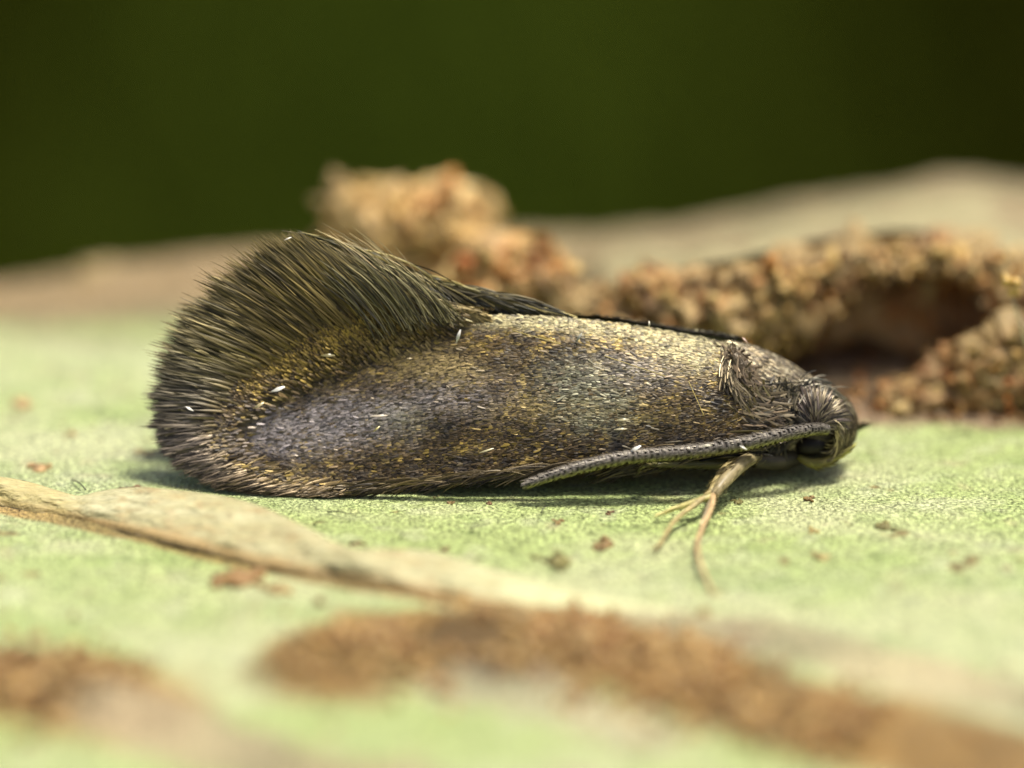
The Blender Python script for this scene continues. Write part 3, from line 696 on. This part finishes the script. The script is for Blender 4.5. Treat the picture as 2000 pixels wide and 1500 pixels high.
far_ = sst(0.1, 0.5, s)[:, None]; cm = np.clip(cm * 1.08, 0, 0.8) * (1 - far_) + np.array([0.12, 0.10, 0.045]) * far_
nn = np.repeat(np.stack([R.normal(0, 0.3, n), -np.ones(n), R.normal(0.85, 0.3, n)], -1)[:, None], 4, 1)
V, F, cc = ribbons(P, nn, R.uniform(0.007, 0.012, n)[:, None] * np.array([0.5, 1, 0.95, 0.4]), cm)
obj('margin_scales', mesh_data('margin_scales', V, F, cc, True, M_scale), wing_near, kind='stuff').location = (0, 0, 0)
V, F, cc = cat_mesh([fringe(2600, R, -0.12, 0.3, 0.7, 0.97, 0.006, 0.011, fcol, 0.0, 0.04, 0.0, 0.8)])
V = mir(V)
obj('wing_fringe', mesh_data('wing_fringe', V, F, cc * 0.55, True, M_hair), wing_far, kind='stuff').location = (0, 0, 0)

def strands(pairs, n, rs, w, col, jit=8, K=7, sag=0.05, name='hairs', parent=None, m=M_hair, tip=0.3, flat=0.4, ridge=0.35):
    """pairs: list of ((px,py,y),(px,py,y)) guide hairs, n hairs between neighbours"""
    A = np.array([p[0] for p in pairs], float); B = np.array([p[1] for p in pairs], float)
    t = rs.uniform(0, 1, n); a = spl(A, t) + rs.normal(0, 1, (n, 3)) * np.array([jit, jit, 0.02]); b = spl(B, t) + rs.normal(0, 1, (n, 3)) * np.array([jit * 1.5, jit * 1.5, 0.03])
    k = np.linspace(0, 1, K)[None, :, None]; Q = a[:, None] * (1 - k) + b[:, None] * k
    pr = np.stack([-(b - a)[:, 1], (b - a)[:, 0]], -1)
    Q[..., :2] += pr[:, None] * (sag + rs.normal(0, 0.03, n))[:, None, None] * (k * (1 - k)) * 4
    P = U(Q[..., 0], Q[..., 1], Q[..., 2])
    nn = np.repeat(np.stack([rs.normal(0, flat, n), -np.ones(n), rs.normal(0.6, flat, n)], -1)[:, None], K, 1)
    W = (w * rs.uniform(0.6, 1.3, n))[:, None] * np.interp(np.linspace(0, 1, K), [0, 0.5, 0.85, 1], [0.7, 1, 0.9, tip])
    col = np.asarray(col); cl = (col[rs.randint(0, len(col), n)] if col.ndim == 2 else np.repeat(col[None], n, 0)) * rs.uniform(0.6, 1.4, (n, 1))
    return ribbons(P, nn, W, cl, ridge)

# long fine hairs rising over the ridge, and the pale steep ones at the dorsum
hp = cat_mesh([
    strands([((900, 612, 0.12), (800, 540, 0.2)), ((870, 620, 0.1), (735, 480, 0.25)), ((840, 625, 0.08), (665, 460, 0.3)), ((800, 632, 0.06), (610, 452, 0.3))], 40, R, 0.0035, [(0.45, 0.36, 0.18), (0.3, 0.25, 0.12)], 7),
    strands([((905, 618, 0.06), (845, 565, 0.12)), ((860, 628, 0.03), (770, 520, 0.12)), ((800, 640, 0.0), (690, 510, 0.1)), ((740, 655, 0.0), (620, 530, 0.06))], 130, R, 0.004, [(0.28, 0.25, 0.12), (0.10, 0.09, 0.04), (0.05, 0.045, 0.03)], 8),
    strands([((1120, 620, 0.24), (930, 585, 0.34)), ((1000, 608, 0.26), (840, 560, 0.36)), ((900, 590, 0.28), (700, 505, 0.38)), ((800, 560, 0.3), (600, 470, 0.38)), ((740, 530, 0.3), (560, 462, 0.36))], 420, R, 0.008, [(0.05, 0.04, 0.015), (0.08, 0.07, 0.02), (0.02, 0.02, 0.01), (0.15, 0.12, 0.03)], 5)])
obj('dorsal_hairs', mesh_data('dorsal_hairs', *hp[:2], hp[2], True, M_hair), wing_near, kind='stuff').location = (0, 0, 0)

# ---------------------------------------------------------------- body
prof = np.array([(1645, 800, 870, 0.16), (1612, 757, 888, 0.27), (1570, 730, 900, 0.36), (1515, 698, 908, 0.43), (1460, 678, 912, 0.46), (1410, 672, 914, 0.44), (1330, 680, 908, 0.40), (1200, 690, 905, 0.38), (1050, 700, 905, 0.36), (900, 725, 910, 0.30), (750, 790, 925, 0.2)], float)
t = np.linspace(0, 1, 90); q = spl(prof, t)
tp = U(q[:, 0], q[:, 1], MID); bt = U(q[:, 0], q[:, 2], MID - 0.1)
bt[:, 2] = np.maximum(bt[:, 2], 0.06)
cz = (tp[:, 2] + bt[:, 2]) / 2; rz = (tp[:, 2] - bt[:, 2]) / 2; ry = q[:, 3]
def body(tt, th):
    return np.stack([np.interp(tt, t, tp[:, 0]), MID + np.interp(tt, t, ry) * np.cos(th), np.interp(tt, t, cz) + np.interp(tt, t, rz) * np.sin(th)], -1)
th = np.linspace(0, 2 * np.pi, 40, endpoint=False); TT, TH = np.meshgrid(t, th, indexing='ij')
Pb = body(TT, TH)
body_o = obj('body', mesh_data('body', Pb.reshape(-1, 3), gridF(90, 40, True), (0.030, 0.022, 0.012), True, M_body), moth)
def surf_strips(fn, a, b, dvec, L, W, col, rs, lift=0.02, K=5, roll=0.25, curl=0.3):
    """scales on a parametric surface fn(a,b), combed along the unit parameter direction dvec (n,2)"""
    n = len(a); e = 0.004
    k = np.linspace(0, 1, K)
    P0 = fn(a, b); Pa = fn(a + dvec[:, 0] * e, b + dvec[:, 1] * e); sp = np.linalg.norm(Pa - P0, axis=-1) / e + 1e-6
    aa = a[:, None] + dvec[:, 0:1] * (L / sp)[:, None] * k; bb = b[:, None] + dvec[:, 1:2] * (L / sp)[:, None] * k
    P = fn(aa, bb)
    g1 = fn(aa + e, bb) - fn(aa - e, bb); g2_ = fn(aa, bb + e) - fn(aa, bb - e); N = unit(np.cross(g1, g2_))
    ctr = P.mean((0, 1)); N = np.where((np.sum(N * (P - fn.center(aa, bb)), -1) < 0)[..., None], -N, N)
    P = P + N * (0.004 + lift * rs.uniform(0.3, 1.2, n)[:, None] * k ** 1.3)[..., None]
    T = unit(np.gradient(P, axis=1)); r = rs.normal(0, roll, n)[:, None, None]
    N = N * np.cos(r) + np.cross(T, N) * np.sin(r)
    return ribbons(P, N, W[:, None] * np.interp(k, [0, 0.4, 0.85, 1], [0.6, 1, 1, 0.35]), col, 0.3)
class BodyF:
    def __call__(s, a, b): return body(a, b)
    def center(s, a, b): return np.stack([np.interp(a, t, tp[:, 0]), MID + 0 * a, np.interp(a, t, cz)], -1)
n = 6500
a = R.uniform(0.02, 0.47, n); b = R.uniform(0.3, 3.6, n) + 0.0
b = R.uniform(0.6 * np.pi * 0.5, 1.25 * np.pi, n)
dv = np.stack([np.full(n, 0.02), R.normal(0, 0.02, n)], -1)
cth = 1.5 * np.array([(0.10, 0.085, 0.05), (0.24, 0.19, 0.11), (0.05, 0.042, 0.03), (0.36, 0.31, 0.2), (0.07, 0.055, 0.03), (0.16, 0.13, 0.09)])[R.randint(0, 6, n)]
Vt, Ft, ct = surf_strips(BodyF(), a, b, dv, R.uniform(0.05, 0.10, n), R.uniform(0.006, 0.011, n), 0.95 * cth * (1 - 0.3 * sst(0.9 * np.pi, 1.1 * np.pi, b)[:, None]), R, 0.008, roll=0.35)
obj('thorax_scales', mesh_data('thorax_scales', Vt, Ft, ct, True, M_head), body_o, kind='stuff').location = (0, 0, 0)

# tegula: a shield of tan and silver scales over the wing base
def ell(px, py, y, rx, ry_, rz_, rot=0.0):
    c0 = U(px, py, y)
    class E:
        def __call__(s, a, b):
            ca, sa = np.cos(a), np.sin(a)
            v = np.stack([rx * np.cos(b) * ca, -ry_ * np.sin(b), rz_ * np.cos(b) * sa], -1)   # b: 0 at the rim, 90 deg towards the camera
            cr, sr = math.cos(rot), math.sin(rot)
            return np.stack([v[..., 0] * cr - v[..., 2] * sr, v[..., 1], v[..., 0] * sr + v[..., 2] * cr], -1) + c0
        def center(s, a, b): return np.broadcast_to(c0, np.shape(a) + (3,))
    return E()
def ell_mesh(name, E, col, m, nu=32, nv=24):
    A, Bq = np.meshgrid(np.linspace(0, 2 * np.pi, nu), np.linspace(-np.pi / 2, np.pi / 2, nv), indexing='ij')
    return mesh_data(name, E(A, Bq).reshape(-1, 3), gridF(nu, nv), col, True, m)
ET = ell(1466, 756, -0.08, 0.13, 0.12, 0.40, 0.46)
teg = obj('tegula', ell_mesh('tegula', ET, (0.10, 0.075, 0.045), M_body), moth)
tg = cat_mesh([strands([((1430, 688, 0.05), (1438, 708, -0.03)), ((1430, 700, -0.04), (1446, 738, -0.16)), ((1446, 730, -0.15), (1468, 772, -0.25)), ((1468, 768, -0.22), (1492, 810, -0.28)), ((1486, 800, -0.26), (1514, 838, -0.30))], 620, R, 0.011, [(0.193, 0.143, 0.086), (0.297, 0.222, 0.139), (0.104, 0.075, 0.043), (0.142, 0.111, 0.066)], 11, tip=0.6, flat=0.06, ridge=0.15, sag=0.06),
    strands([((1418, 690, 0.03), (1424, 706, -0.08)), ((1418, 706, -0.08), (1424, 738, -0.26)), ((1428, 738, -0.26), (1444, 778, -0.34)), ((1450, 785, -0.32), (1476, 828, -0.38))], 170, R, 0.006, [(0.16, 0.13, 0.075), (0.21, 0.165, 0.09), (0.09, 0.07, 0.04)], 6, tip=0.6, flat=0.06, ridge=0.15),
    strands([((1476, 762, -0.26), (1512, 790, -0.24)), ((1462, 790, -0.32), (1502, 815, -0.31)), ((1440, 820, -0.39), (1485, 842, -0.38))], 300, R, 0.011, [(0.238, 0.172, 0.100), (0.149, 0.114, 0.060), (0.074, 0.057, 0.034), (0.312, 0.251, 0.158)], 12, tip=0.6, flat=0.06, ridge=0.15)])
obj('tegula_scales', mesh_data('tegula_scales', *tg[:2], tg[2], True, M_head), teg, kind='stuff').location = (0, 0, 0)
# pleural scales on the dark flank behind the head
fl = cat_mesh([strands([((1530, 752, -0.10), (1512, 775, -0.17)), ((1556, 780, -0.12), (1540, 808, -0.18)), ((1552, 810, -0.14), (1522, 840, -0.2)), ((1556, 850, -0.15), (1500, 880, -0.22))], 500, R, 0.010, [(0.04, 0.035, 0.022), (0.09, 0.075, 0.045), (0.03, 0.025, 0.015), (0.16, 0.13, 0.07)], 10, flat=0.12, ridge=0.15),
    strands([((1500, 860, -0.42), (1330, 885, -0.50)), ((1470, 880, -0.36), (1250, 908, -0.48)), ((1400, 895, -0.3), (1150, 922, -0.45))], 260, R, 0.008, [(0.05, 0.04, 0.02), (0.02, 0.018, 0.01), (0.16, 0.13, 0.05)], 9),
    strands([((1330, 874, -0.62), (1270, 892, -0.63)), ((1150, 906, -0.65), (1080, 922, -0.66)), ((1000, 924, -0.65), (930, 938, -0.66)), ((820, 944, -0.62), (750, 958, -0.63)), ((700, 954, -0.58), (630, 966, -0.6))], 900, R, 0.006, [(0.07, 0.05, 0.02), (0.03, 0.022, 0.01), (0.11, 0.08, 0.03)], 5, flat=0.3)])
obj('flank_hairs', mesh_data('flank_hairs', *fl[:2], fl[2], True, M_head), body_o, kind='stuff').location = (0, 0, 0)

# ---------------------------------------------------------------- head
EH = ell(1600, 830, 0.16, 0.335, 0.32, 0.34, 0.0)
head = obj('head', ell_mesh('head', EH, (0.025, 0.018, 0.010), M_body), moth)
HC = U(1600, 830, 0.16)
# frons: strips over the front of the head, from the crown down to the mouth
class FrF:
    def __call__(s, a, b):   # a: angle in the vertical plane, b: position across the head, -1 (camera side) .. 1
        w_ = np.sqrt(np.clip(1 - (b * 0.9) ** 2, 0.02, 1)); 
        return HC + np.stack([0.355 * w_ * np.cos(a), 0.34 * b, 0.345 * w_ * np.sin(a)], -1)
    def center(s, a, b): return np.broadcast_to(HC, np.shape(a) + (3,))
n = 3400
a = R.uniform(-0.9, 2.2, n) + 0.3; b = R.uniform(-0.93, 0.95, n)
keep = (b > -0.35) | (a < 0.9)
a, b = a[keep], b[keep]; n = len(a)
dv = np.stack([-np.ones(n), R.normal(0, 0.12, n)], -1)
cf = np.array([(0.16, 0.12, 0.06), (0.30, 0.24, 0.13), (0.06, 0.045, 0.03), (0.10, 0.08, 0.04), (0.42, 0.36, 0.2)])[R.choice(5, n, p=[.3, .15, .3, .2, .05])]
Vf = surf_strips(FrF(), a, b, dv, R.uniform(0.14, 0.30, n), R.uniform(0.0045, 0.008, n), cf * 0.65, R, 0.025, 7, 0.4)
# fan of flat scales above the antenna base on the camera side
n = 700; al = R.uniform(0.25, 2.35, n); r0 = R.uniform(0.02, 0.10, n); r1 = R.uniform(0.20, 0.46, n)
org = np.array([1592, 838.]) + R.normal(0, 5, (n, 1, 2)); k = np.linspace(0, 1, 7)
rr = (r0[:, None] + (r1 - r0)[:, None] * k) * 200 * (1.0 - 0.25 * np.abs(np.cos(al))[:, None])
Q = org + np.stack([rr * np.cos(al)[:, None] - 6 * k, -rr * np.sin(al)[:, None]], -1)
Q[..., 0] += (np.cos(al) * 12)[:, None] * k ** 2; Q[..., 1] += 14 * np.abs(np.cos(al))[:, None] * k ** 2
yf = 0.16 - 0.37 * np.sqrt(np.clip(1 - ((Q[..., 0] - 1598) / 78) ** 2 - ((826 - Q[..., 1]) / 82) ** 2, 0.03, 1)) - 0.035 - R.uniform(0, 0.035, n)[:, None]
Pf = U(Q[..., 0], Q[..., 1], yf)
nn = np.repeat(np.stack([R.normal(0, 0.3, n), -np.ones(n), R.normal(0.5, 0.3, n)], -1)[:, None], 7, 1)
cfn = R.uniform(0.5, 1.3, (n, 1)) * 0.42 * np.array([(0.42, 0.34, 0.2), (0.22, 0.16, 0.10), (0.06, 0.045, 0.03), (0.55, 0.46, 0.3), (0.32, 0.25, 0.21)])[R.choice(5, n, p=[.25, .25, .25, .1, .15])]
Vg = ribbons(Pf, nn, (R.uniform(0.0045, 0.0085, n))[:, None] * np.array([0.4, 0.6, 0.8, 1, 1.1, 1.1, 0.5]), cfn, 0.35)
# crown tuft
Vh = strands([((1560, 752, 0.0), (1596, 750, 0.1)), ((1585, 760, 0.0), (1620, 762, 0.1)), ((1610, 772, 0.0), (1645, 788, 0.1)), ((1570, 754, 0.15), (1600, 746, 0.2))], 160, R, 0.006, [(0.3, 0.27, 0.2), (0.1, 0.08, 0.05), (0.03, 0.03, 0.02)], 6, sag=-0.12)
hh = cat_mesh([Vf, Vg, Vh])
obj('head_scales', mesh_data('head_scales', *hh[:2], hh[2], True, M_head), head, kind='stuff').location = (0, 0, 0)
EE = ell(1588, 868, -0.07, 0.18, 0.12, 0.12, 0.1)
obj('eye', ell_mesh('eye', EE, (0.006, 0.004, 0.003), M_eye), head).location = (0, 0, 0)
eyr = cat_mesh([strands([((1628, 822, -0.22), (1640, 850, -0.2)), ((1634, 835, -0.22), (1636, 880, -0.2)), ((1632, 850, -0.22), (1615, 898, -0.2))], 60, R, 0.007, [(0.34, 0.28, 0.16), (0.12, 0.1, 0.06)], 4, sag=-0.15)])
obj('eye_rim_scales', mesh_data('eye_rim_scales', *eyr[:2], eyr[2], True, M_head), head, kind='stuff').location = (0, 0, 0)
# palps
def palp(path, rad, col, colh, nh, seedy):
    t = np.linspace(0, 1, 14); p = spl([U(*q_) for q_ in path], t); r = np.interp(t, np.linspace(0, 1, len(rad)), rad)
    o = obj('labial_palp', tube_mesh('labial_palp', p, r, col, M_leg, 10), moth)
    i = R.randint(1, 13, nh); th_ = R.uniform(0, 6.283, nh); T = unit(np.gradient(p, axis=0))[i]
    d = np.stack([0 * th_, np.cos(th_), np.sin(th_)], -1); k = np.linspace(0, 1, 4)[None, :, None]
    L = R.uniform(0.07, 0.15, nh)[:, None, None]
    P = p[i][:, None] + d[:, None] * r[i][:, None, None] * (0.8 + 0.5 * k) + T[:, None] * L * k
    V_, F_, c_ = ribbons(P, np.repeat(d[:, None], 4, 1), R.uniform(0.006, 0.012, nh)[:, None] * np.array([0.7, 1, 0.8, 0.2]), np.array(colh)[R.randint(0, len(colh), nh)] * R.uniform(0.6, 1.3, (nh, 1)))
    obj('palp_scales', mesh_data('palp_scales', V_, F_, c_, True, M_hair), o, kind='stuff').location = (0, 0, 0)
palp([(1560, 892, -0.12), (1585, 905, -0.18), (1615, 902, -0.2), (1640, 890, -0.18), (1658, 878, -0.14)], [0.03, 0.05, 0.05, 0.03, 0.01], (0.25, 0.22, 0.06), [(0.38, 0.36, 0.08), (0.26, 0.24, 0.07), (0.12, 0.1, 0.05)], 130, 1)
palp([(1625, 880, 0.3), (1652, 860, 0.32), (1668, 843, 0.33), (1682, 836, 0.33)], [0.04, 0.04, 0.022, 0.006], (0.05, 0.045, 0.02), [(0.06, 0.06, 0.03), (0.14, 0.13, 0.05)], 50, 2)

# ---------------------------------------------------------------- antennae
def antenna(path, nseg, r0, rm, r1, seedy):
    ts = np.linspace(0, 1, nseg * 4 + 1); pp = spl([U(*q_) for q_ in path], ts)
    root = obj('antenna', tube_mesh('antenna', pp, np.interp(ts, [0, 0.3, 0.8, 1], [r0, rm, rm * 0.9, r1]) * 0.72, (0.06, 0.05, 0.03), M_ant, 10), moth)
    for i in range(nseg):
        t_ = np.linspace(i / nseg, (i + 1.12) / nseg, 5); t_ = np.minimum(t_, 1)
        if i == nseg - 1: t_ = np.linspace(i / nseg, 1, 5)
        p = spl([U(*q_) for q_ in path], t_); r = np.interp((i + 0.5) / nseg, [0, 0.3, 0.8, 1], [r0, rm, rm * 0.9, r1])
        rad = r * (np.array([0.68, 0.86, 1.02, 1.18, 0.78]) if i < nseg - 1 else np.array([0.76, 0.85, 0.8, 0.6, 0.2]))
        cth_ = np.array([0.12, 0.105, 0.09]) * R.uniform(0.75, 1.25)
        V_, F_, (c0, c1) = tube(p, rad, 12)
        # upper side mauve grey, lower side olive yellow, as the scales lie
        lowside = sst(0.1, -0.8, (V_[:, 2] - p[:, 2].mean()) / r)
        cv = mixc(np.broadcast_to(cth_, V_.shape), np.array([0.30, 0.29, 0.10]), lowside)
        cv[:12] *= 0.25; cv[12:24] *= 0.7; cv[-14:-2] *= 0.4; cv *= (0.8 + 0.25 * R.rand(len(cv), 1))
        me = mesh_data('segment', V_[:-2], gridF(5, 12, True), cv[:-2], True, M_ant)
        s = obj('segment', me, root); s.location = (0, 0, 0)
    # bristles along the rim of each segment
    n = nseg * 28
    ti = (np.repeat(np.arange(nseg), 28) + R.uniform(0.35, 0.8, n)) / nseg; p = spl([U(*q_) for q_ in path], ti); T = unit(spl([U(*q_) for q_ in path], np.minimum(ti + 0.01, 1)) - spl([U(*q_) for q_ in path], ti - 0.01))
    th_ = R.uniform(0, 6.283, n); A_ = unit(np.cross(T, np.array([0.05, 1, 0.1]))); B_ = np.cross(T, A_); d = A_ * np.cos(th_)[:, None] + B_ * np.sin(th_)[:, None]
    r = np.interp(ti, [0, 0.3, 0.8, 1], [r0, rm, rm * 0.9, r1]); k = np.linspace(0, 1, 3)[None, :, None]
    P = p[:, None] + d[:, None] * (r[:, None, None] * (0.97 + 0.34 * k * R.uniform(0.5, 1.2, n)[:, None, None])) + T[:, None] * 0.06 * k
    low = sst(0.1, -0.8, d[:, 2])[:, None]
    cb = np.array([0.18, 0.16, 0.13]) * (1 - low) + np.array([0.34, 0.33, 0.11]) * low
    V_, F_, c_ = ribbons(P, np.repeat(d[:, None], 3, 1), np.full(n, 0.008)[:, None] * np.array([1, 0.9, 0.15]), cb * R.uniform(0.6, 1.3, (n, 1)))
    obj('antenna_bristles', mesh_data('antenna_bristles', V_, F_, c_, True, M_hair), root, kind='stuff').location = (0, 0, 0)
antenna([(1618, 838, -0.24), (1590, 838, -0.34), (1550, 844, -0.45), (1500, 855, -0.54), (1440, 868, -0.62), (1370, 879, -0.67), (1300, 886, -0.71), (1230, 892, -0.74), (1150, 908, -0.76), (1080, 928, -0.77), (1026, 946, -0.78)], 58, 0.050, 0.066, 0.040, 1)

# ---------------------------------------------------------------- legs
def limb(name, parent, path, rad, col, seg=10, m=M_leg, hairs=0, spread=0.03):
    t = np.linspace(0, 1, 16); p = spl(np.array([q_ if len(q_) == 3 else q_ for q_ in path], float), t); r = np.interp(t, np.linspace(0, 1, len(rad)), rad)
    o = obj(name, tube_mesh(name, p, r, col, m, seg), parent)
    if parent is not moth: o.location = (0, 0, 0)
    if hairs:
        i = R.randint(0, 15, hairs); th_ = R.uniform(0, 6.283, hairs); T = unit(np.gradient(p, axis=0))[i]
        A_ = unit(np.cross(T, np.array([0.1, 1, 0.2]))); B_ = np.cross(T, A_); d = A_ * np.cos(th_)[:, None] + B_ * np.sin(th_)[:, None]
        k = np.linspace(0, 1, 4)[None, :, None]
        P = p[i][:, None] + d[:, None] * (r[i][:, None, None] + spread * k ** 1.5) + T[:, None] * R.uniform(0.06, 0.13, hairs)[:, None, None] * k
        V_, F_, c_ = ribbons(P, np.repeat(d[:, None], 4, 1), np.full(hairs, 0.007)[:, None] * np.array([1, 1, 0.8, 0.2]), np.array(col) * R.uniform(0.5, 1.5, (hairs, 1)))
        Vn = obj('leg_hairs', mesh_data('leg_hairs', V_, F_, c_, True, M_hair), o if parent is moth else parent, kind='stuff'); Vn.location = (0, 0, 0)
    return o
def onb(px, py, z=0.03): return tuple(G(px, py, z))
YL = (0.62, 0.56, 0.22); DY = (0.52, 0.43, 0.20); PK = (0.68, 0.50, 0.27)
mid_leg = limb('leg', moth, [U(1480, 890, -0.30), U(1450, 905, -0.55), U(1415, 940, -0.85), U(1393, 968, -1.05)], [0.055, 0.075, 0.065, 0.04], (0.40, 0.33, 0.18), 12, hairs=90)
limb('tarsus', mid_leg, [U(1393, 966, -1.05), U(1390, 990, -1.3), U(1372, 1030, -1.7), U(1362, 1060, -2.05), U(1366, 1095, -2.5), onb(1380, 1130), onb(1392, 1158)], [0.030, 0.025, 0.023, 0.022, 0.019, 0.015, 0.011], PK, hairs=30, spread=0.012)
limb('spur', mid_leg, [U(1393, 968, -1.05), U(1350, 982, -1.15), U(1310, 996, -1.2), U(1276, 1010, -1.25)], [0.032, 0.027, 0.02, 0.005], YL, hairs=26, spread=0.012)
limb('spur', mid_leg, [U(1392, 972, -1.08), U(1380, 1000, -1.3), U(1372, 1016, -1.4)], [0.03, 0.026, 0.006], (0.42, 0.36, 0.22), hairs=10, spread=0.01)
fore_leg = limb('leg', moth, [U(1440, 895, -0.35), U(1410, 925, -0.6), U(1388, 962, -1.0)], [0.04, 0.05, 0.035], DY, 10, hairs=40)
limb('tarsus', fore_leg, [U(1388, 962, -1.0), U(1358, 985, -1.2), U(1325, 1010, -1.4), U(1308, 1030, -1.6), onb(1292, 1058), onb(1280, 1072)], [0.028, 0.026, 0.024, 0.021, 0.018, 0.012], DY, hairs=26, spread=0.012)
hind_leg = limb('leg', moth, [U(1500, 895, -0.2), U(1420, 905, -0.35), U(1340, 906, -0.45), U(1270, 908, -0.55)], [0.06, 0.06, 0.045, 0.02], (0.16, 0.15, 0.06), 10, hairs=90, spread=0.05)
limb('tarsus', hind_leg, [U(1270, 908, -0.55), U(1255, 912, -0.6), onb(1235, 935)], [0.022, 0.02, 0.012], (0.2, 0.18, 0.08), hairs=12, spread=0.02)
limb('coxa', body_o, [U(1560, 890, 0.0), U(1520, 900, -0.15), U(1470, 900, -0.28)], [0.09, 0.10, 0.07], (0.06, 0.05, 0.03), 12)
far_leg = limb('leg', moth, [U(1560, 880, 0.35), U(1590, 895, 0.5), U(1610, 905, 0.7), (U(1620, 890, 0.9)[0], 0.9, 0.02)], [0.06, 0.06, 0.04, 0.02], DY, 10)

# ---------------------------------------------------------------- loose white scales lying on the moth
def flake(px, py, y, L, Wd, ang, label, col=(0.85, 0.83, 0.76), tilt=0.2):
    k = np.linspace(0, 1, 6); c_, s_ = math.cos(ang), math.sin(ang)
    Q = np.array([px, py]) + (k - 0.5)[:, None] * L * np.array([c_, -s_]); yy = y - 0.03 * np.sin(np.pi * k) - 0.01 * k
    P = U(Q[:, 0], Q[:, 1], yy); o0 = P.mean(0)
    Wk = Wd * 0.7 / 400 * np.array([0.1, 0.6, 1.0, 1.0, 0.7, 0.35])
    V_, F_, c0 = ribbons((P - o0)[None], np.tile(np.array([0, -1, 0.7 + tilt]), (1, 6, 1)), Wk[None], np.array([col]))
    V2_ = V_ + np.array([0, 0.004, -0.003])
    me = mesh_data('loose_scale', np.vstack([V_, V2_]), np.vstack([F_, F_ + len(V_)]), np.array(col), True, M_white)
    o = obj('loose_scale', me, label=label, cat='wing scale', group='loose pale scales stuck on the moth'); o.location = o0
def wy(px, py):
    u_, v_ = np.meshgrid(np.linspace(0, 1, 200), np.linspace(0, 1, 80), indexing='ij'); _, p = wing(u_, v_)
    i = np.argmin((p[..., 0] - px) ** 2 + (p[..., 1] - py) ** 2); return float(wing_y(u_, v_).ravel()[i]) - 0.05
flake(895, 657, wy(895, 657), 28, 9, 1.25, 'upright white loose scale on the upper middle of the wing')
flake(543, 760, wy(543, 760) - 0.09, 28, 11, 0.35, 'broad white loose scale near the fringe in the left part of the wing')
flake(505, 792, wy(505, 792) - 0.09, 24, 9, 0.5, 'yellowish loose scale just below the broad white one', (0.5, 0.42, 0.22))
flake(370, 798, -0.24, 18, 7, -0.5, 'small white loose scale on the left fringe')
flake(1240, 877, -0.72, 26, 10, 0.5, 'bright white loose scale lying above the middle of the antenna')
flake(1268, 634, 0.12, 14, 5, 1.6, 'tiny white scale standing on the top ridge of the wing', (0.7, 0.65, 0.5))
flake(1130, 660, wy(1130, 660), 24, 7, 1.0, 'grey translucent loose scale below the pale ridge of the wing', (0.4, 0.4, 0.33))
flake(740, 812, wy(740, 812), 34, 6, 0.05, 'cream loose scale on the violet patch of the wing', (0.6, 0.52, 0.4))
flake(735, 838, wy(735, 838), 18, 5, 0.7, 'short yellow loose scale under the cream one on the violet patch', (0.6, 0.52, 0.2))
flake(950, 880, wy(950, 880), 30, 5, 0.3, 'thin pale loose scale on the dark lower middle of the wing', (0.55, 0.5, 0.3))
flake(1380, 870, -0.83, 20, 5, 0.1, 'slim white scale lying along the top of the antenna', (0.7, 0.66, 0.5))
flake(1452, 874, -0.80, 16, 5, -0.5, 'small white scale across the antenna just above the bent leg')
flake(1212, 838, wy(1212, 838), 26, 6, 0.05, 'pale loose scale on the lower wing above the bright white one', (0.5, 0.45, 0.28))
flake(1215, 820, wy(1215, 820), 28, 7, 0.08, 'pale gold loose scale right below the teal patch', (0.4, 0.36, 0.2))
flake(1455, 664, 0.05, 16, 5, -0.8, 'pinkish loose scale behind the collar on top of the thorax', (0.6, 0.42, 0.34))
flake(800, 700, wy(800, 700), 10, 4, 0.0, 'tiny dust speck on the tan patch of the wing', (0.6, 0.5, 0.3))
flake(640, 694, wy(640, 694) - 0.09, 28, 9, 0.0, 'olive outlined loose scale below the golden fringe base', (0.22, 0.19, 0.08))
flake(562, 466, 0.14, 16, 4, 0.4, 'white scale caught in the uppermost fringe tip', (0.75, 0.7, 0.6))
def finehair(a, b_, label, col=(0.55, 0.45, 0.16)):
    k = np.linspace(0, 1, 16)[:, None]; p = U(a[0] + (b_[0] - a[0]) * k[:, 0], a[1] + (b_[1] - a[1]) * k[:, 0], 0.0)
    q_ = np.array([(a[0] + (b_[0] - a[0]) * s_, a[1] + (b_[1] - a[1]) * s_) for s_ in k[:, 0]])
    yy = np.array([wy(*z_) - 0.005 for z_ in q_]); P = U(q_[:, 0], q_[:, 1], yy); o0 = P.mean(0)
    o = obj('loose_hair', tube_mesh('loose_hair', P - o0, np.full(16, 0.0045), col, M_leg, 6), label=label, cat='hair', group='loose golden hairs across the wing'); o.location = o0
finehair((1180, 695), (1300, 735), 'golden hair slanting across the right half of the wing below the pale ridge')
finehair((1000, 645), (1095, 672), 'golden hair just under the pale ridge in the middle of the wing')
finehair((1345, 745), (1375, 812), 'short steep golden hair on the wing beside the collar')
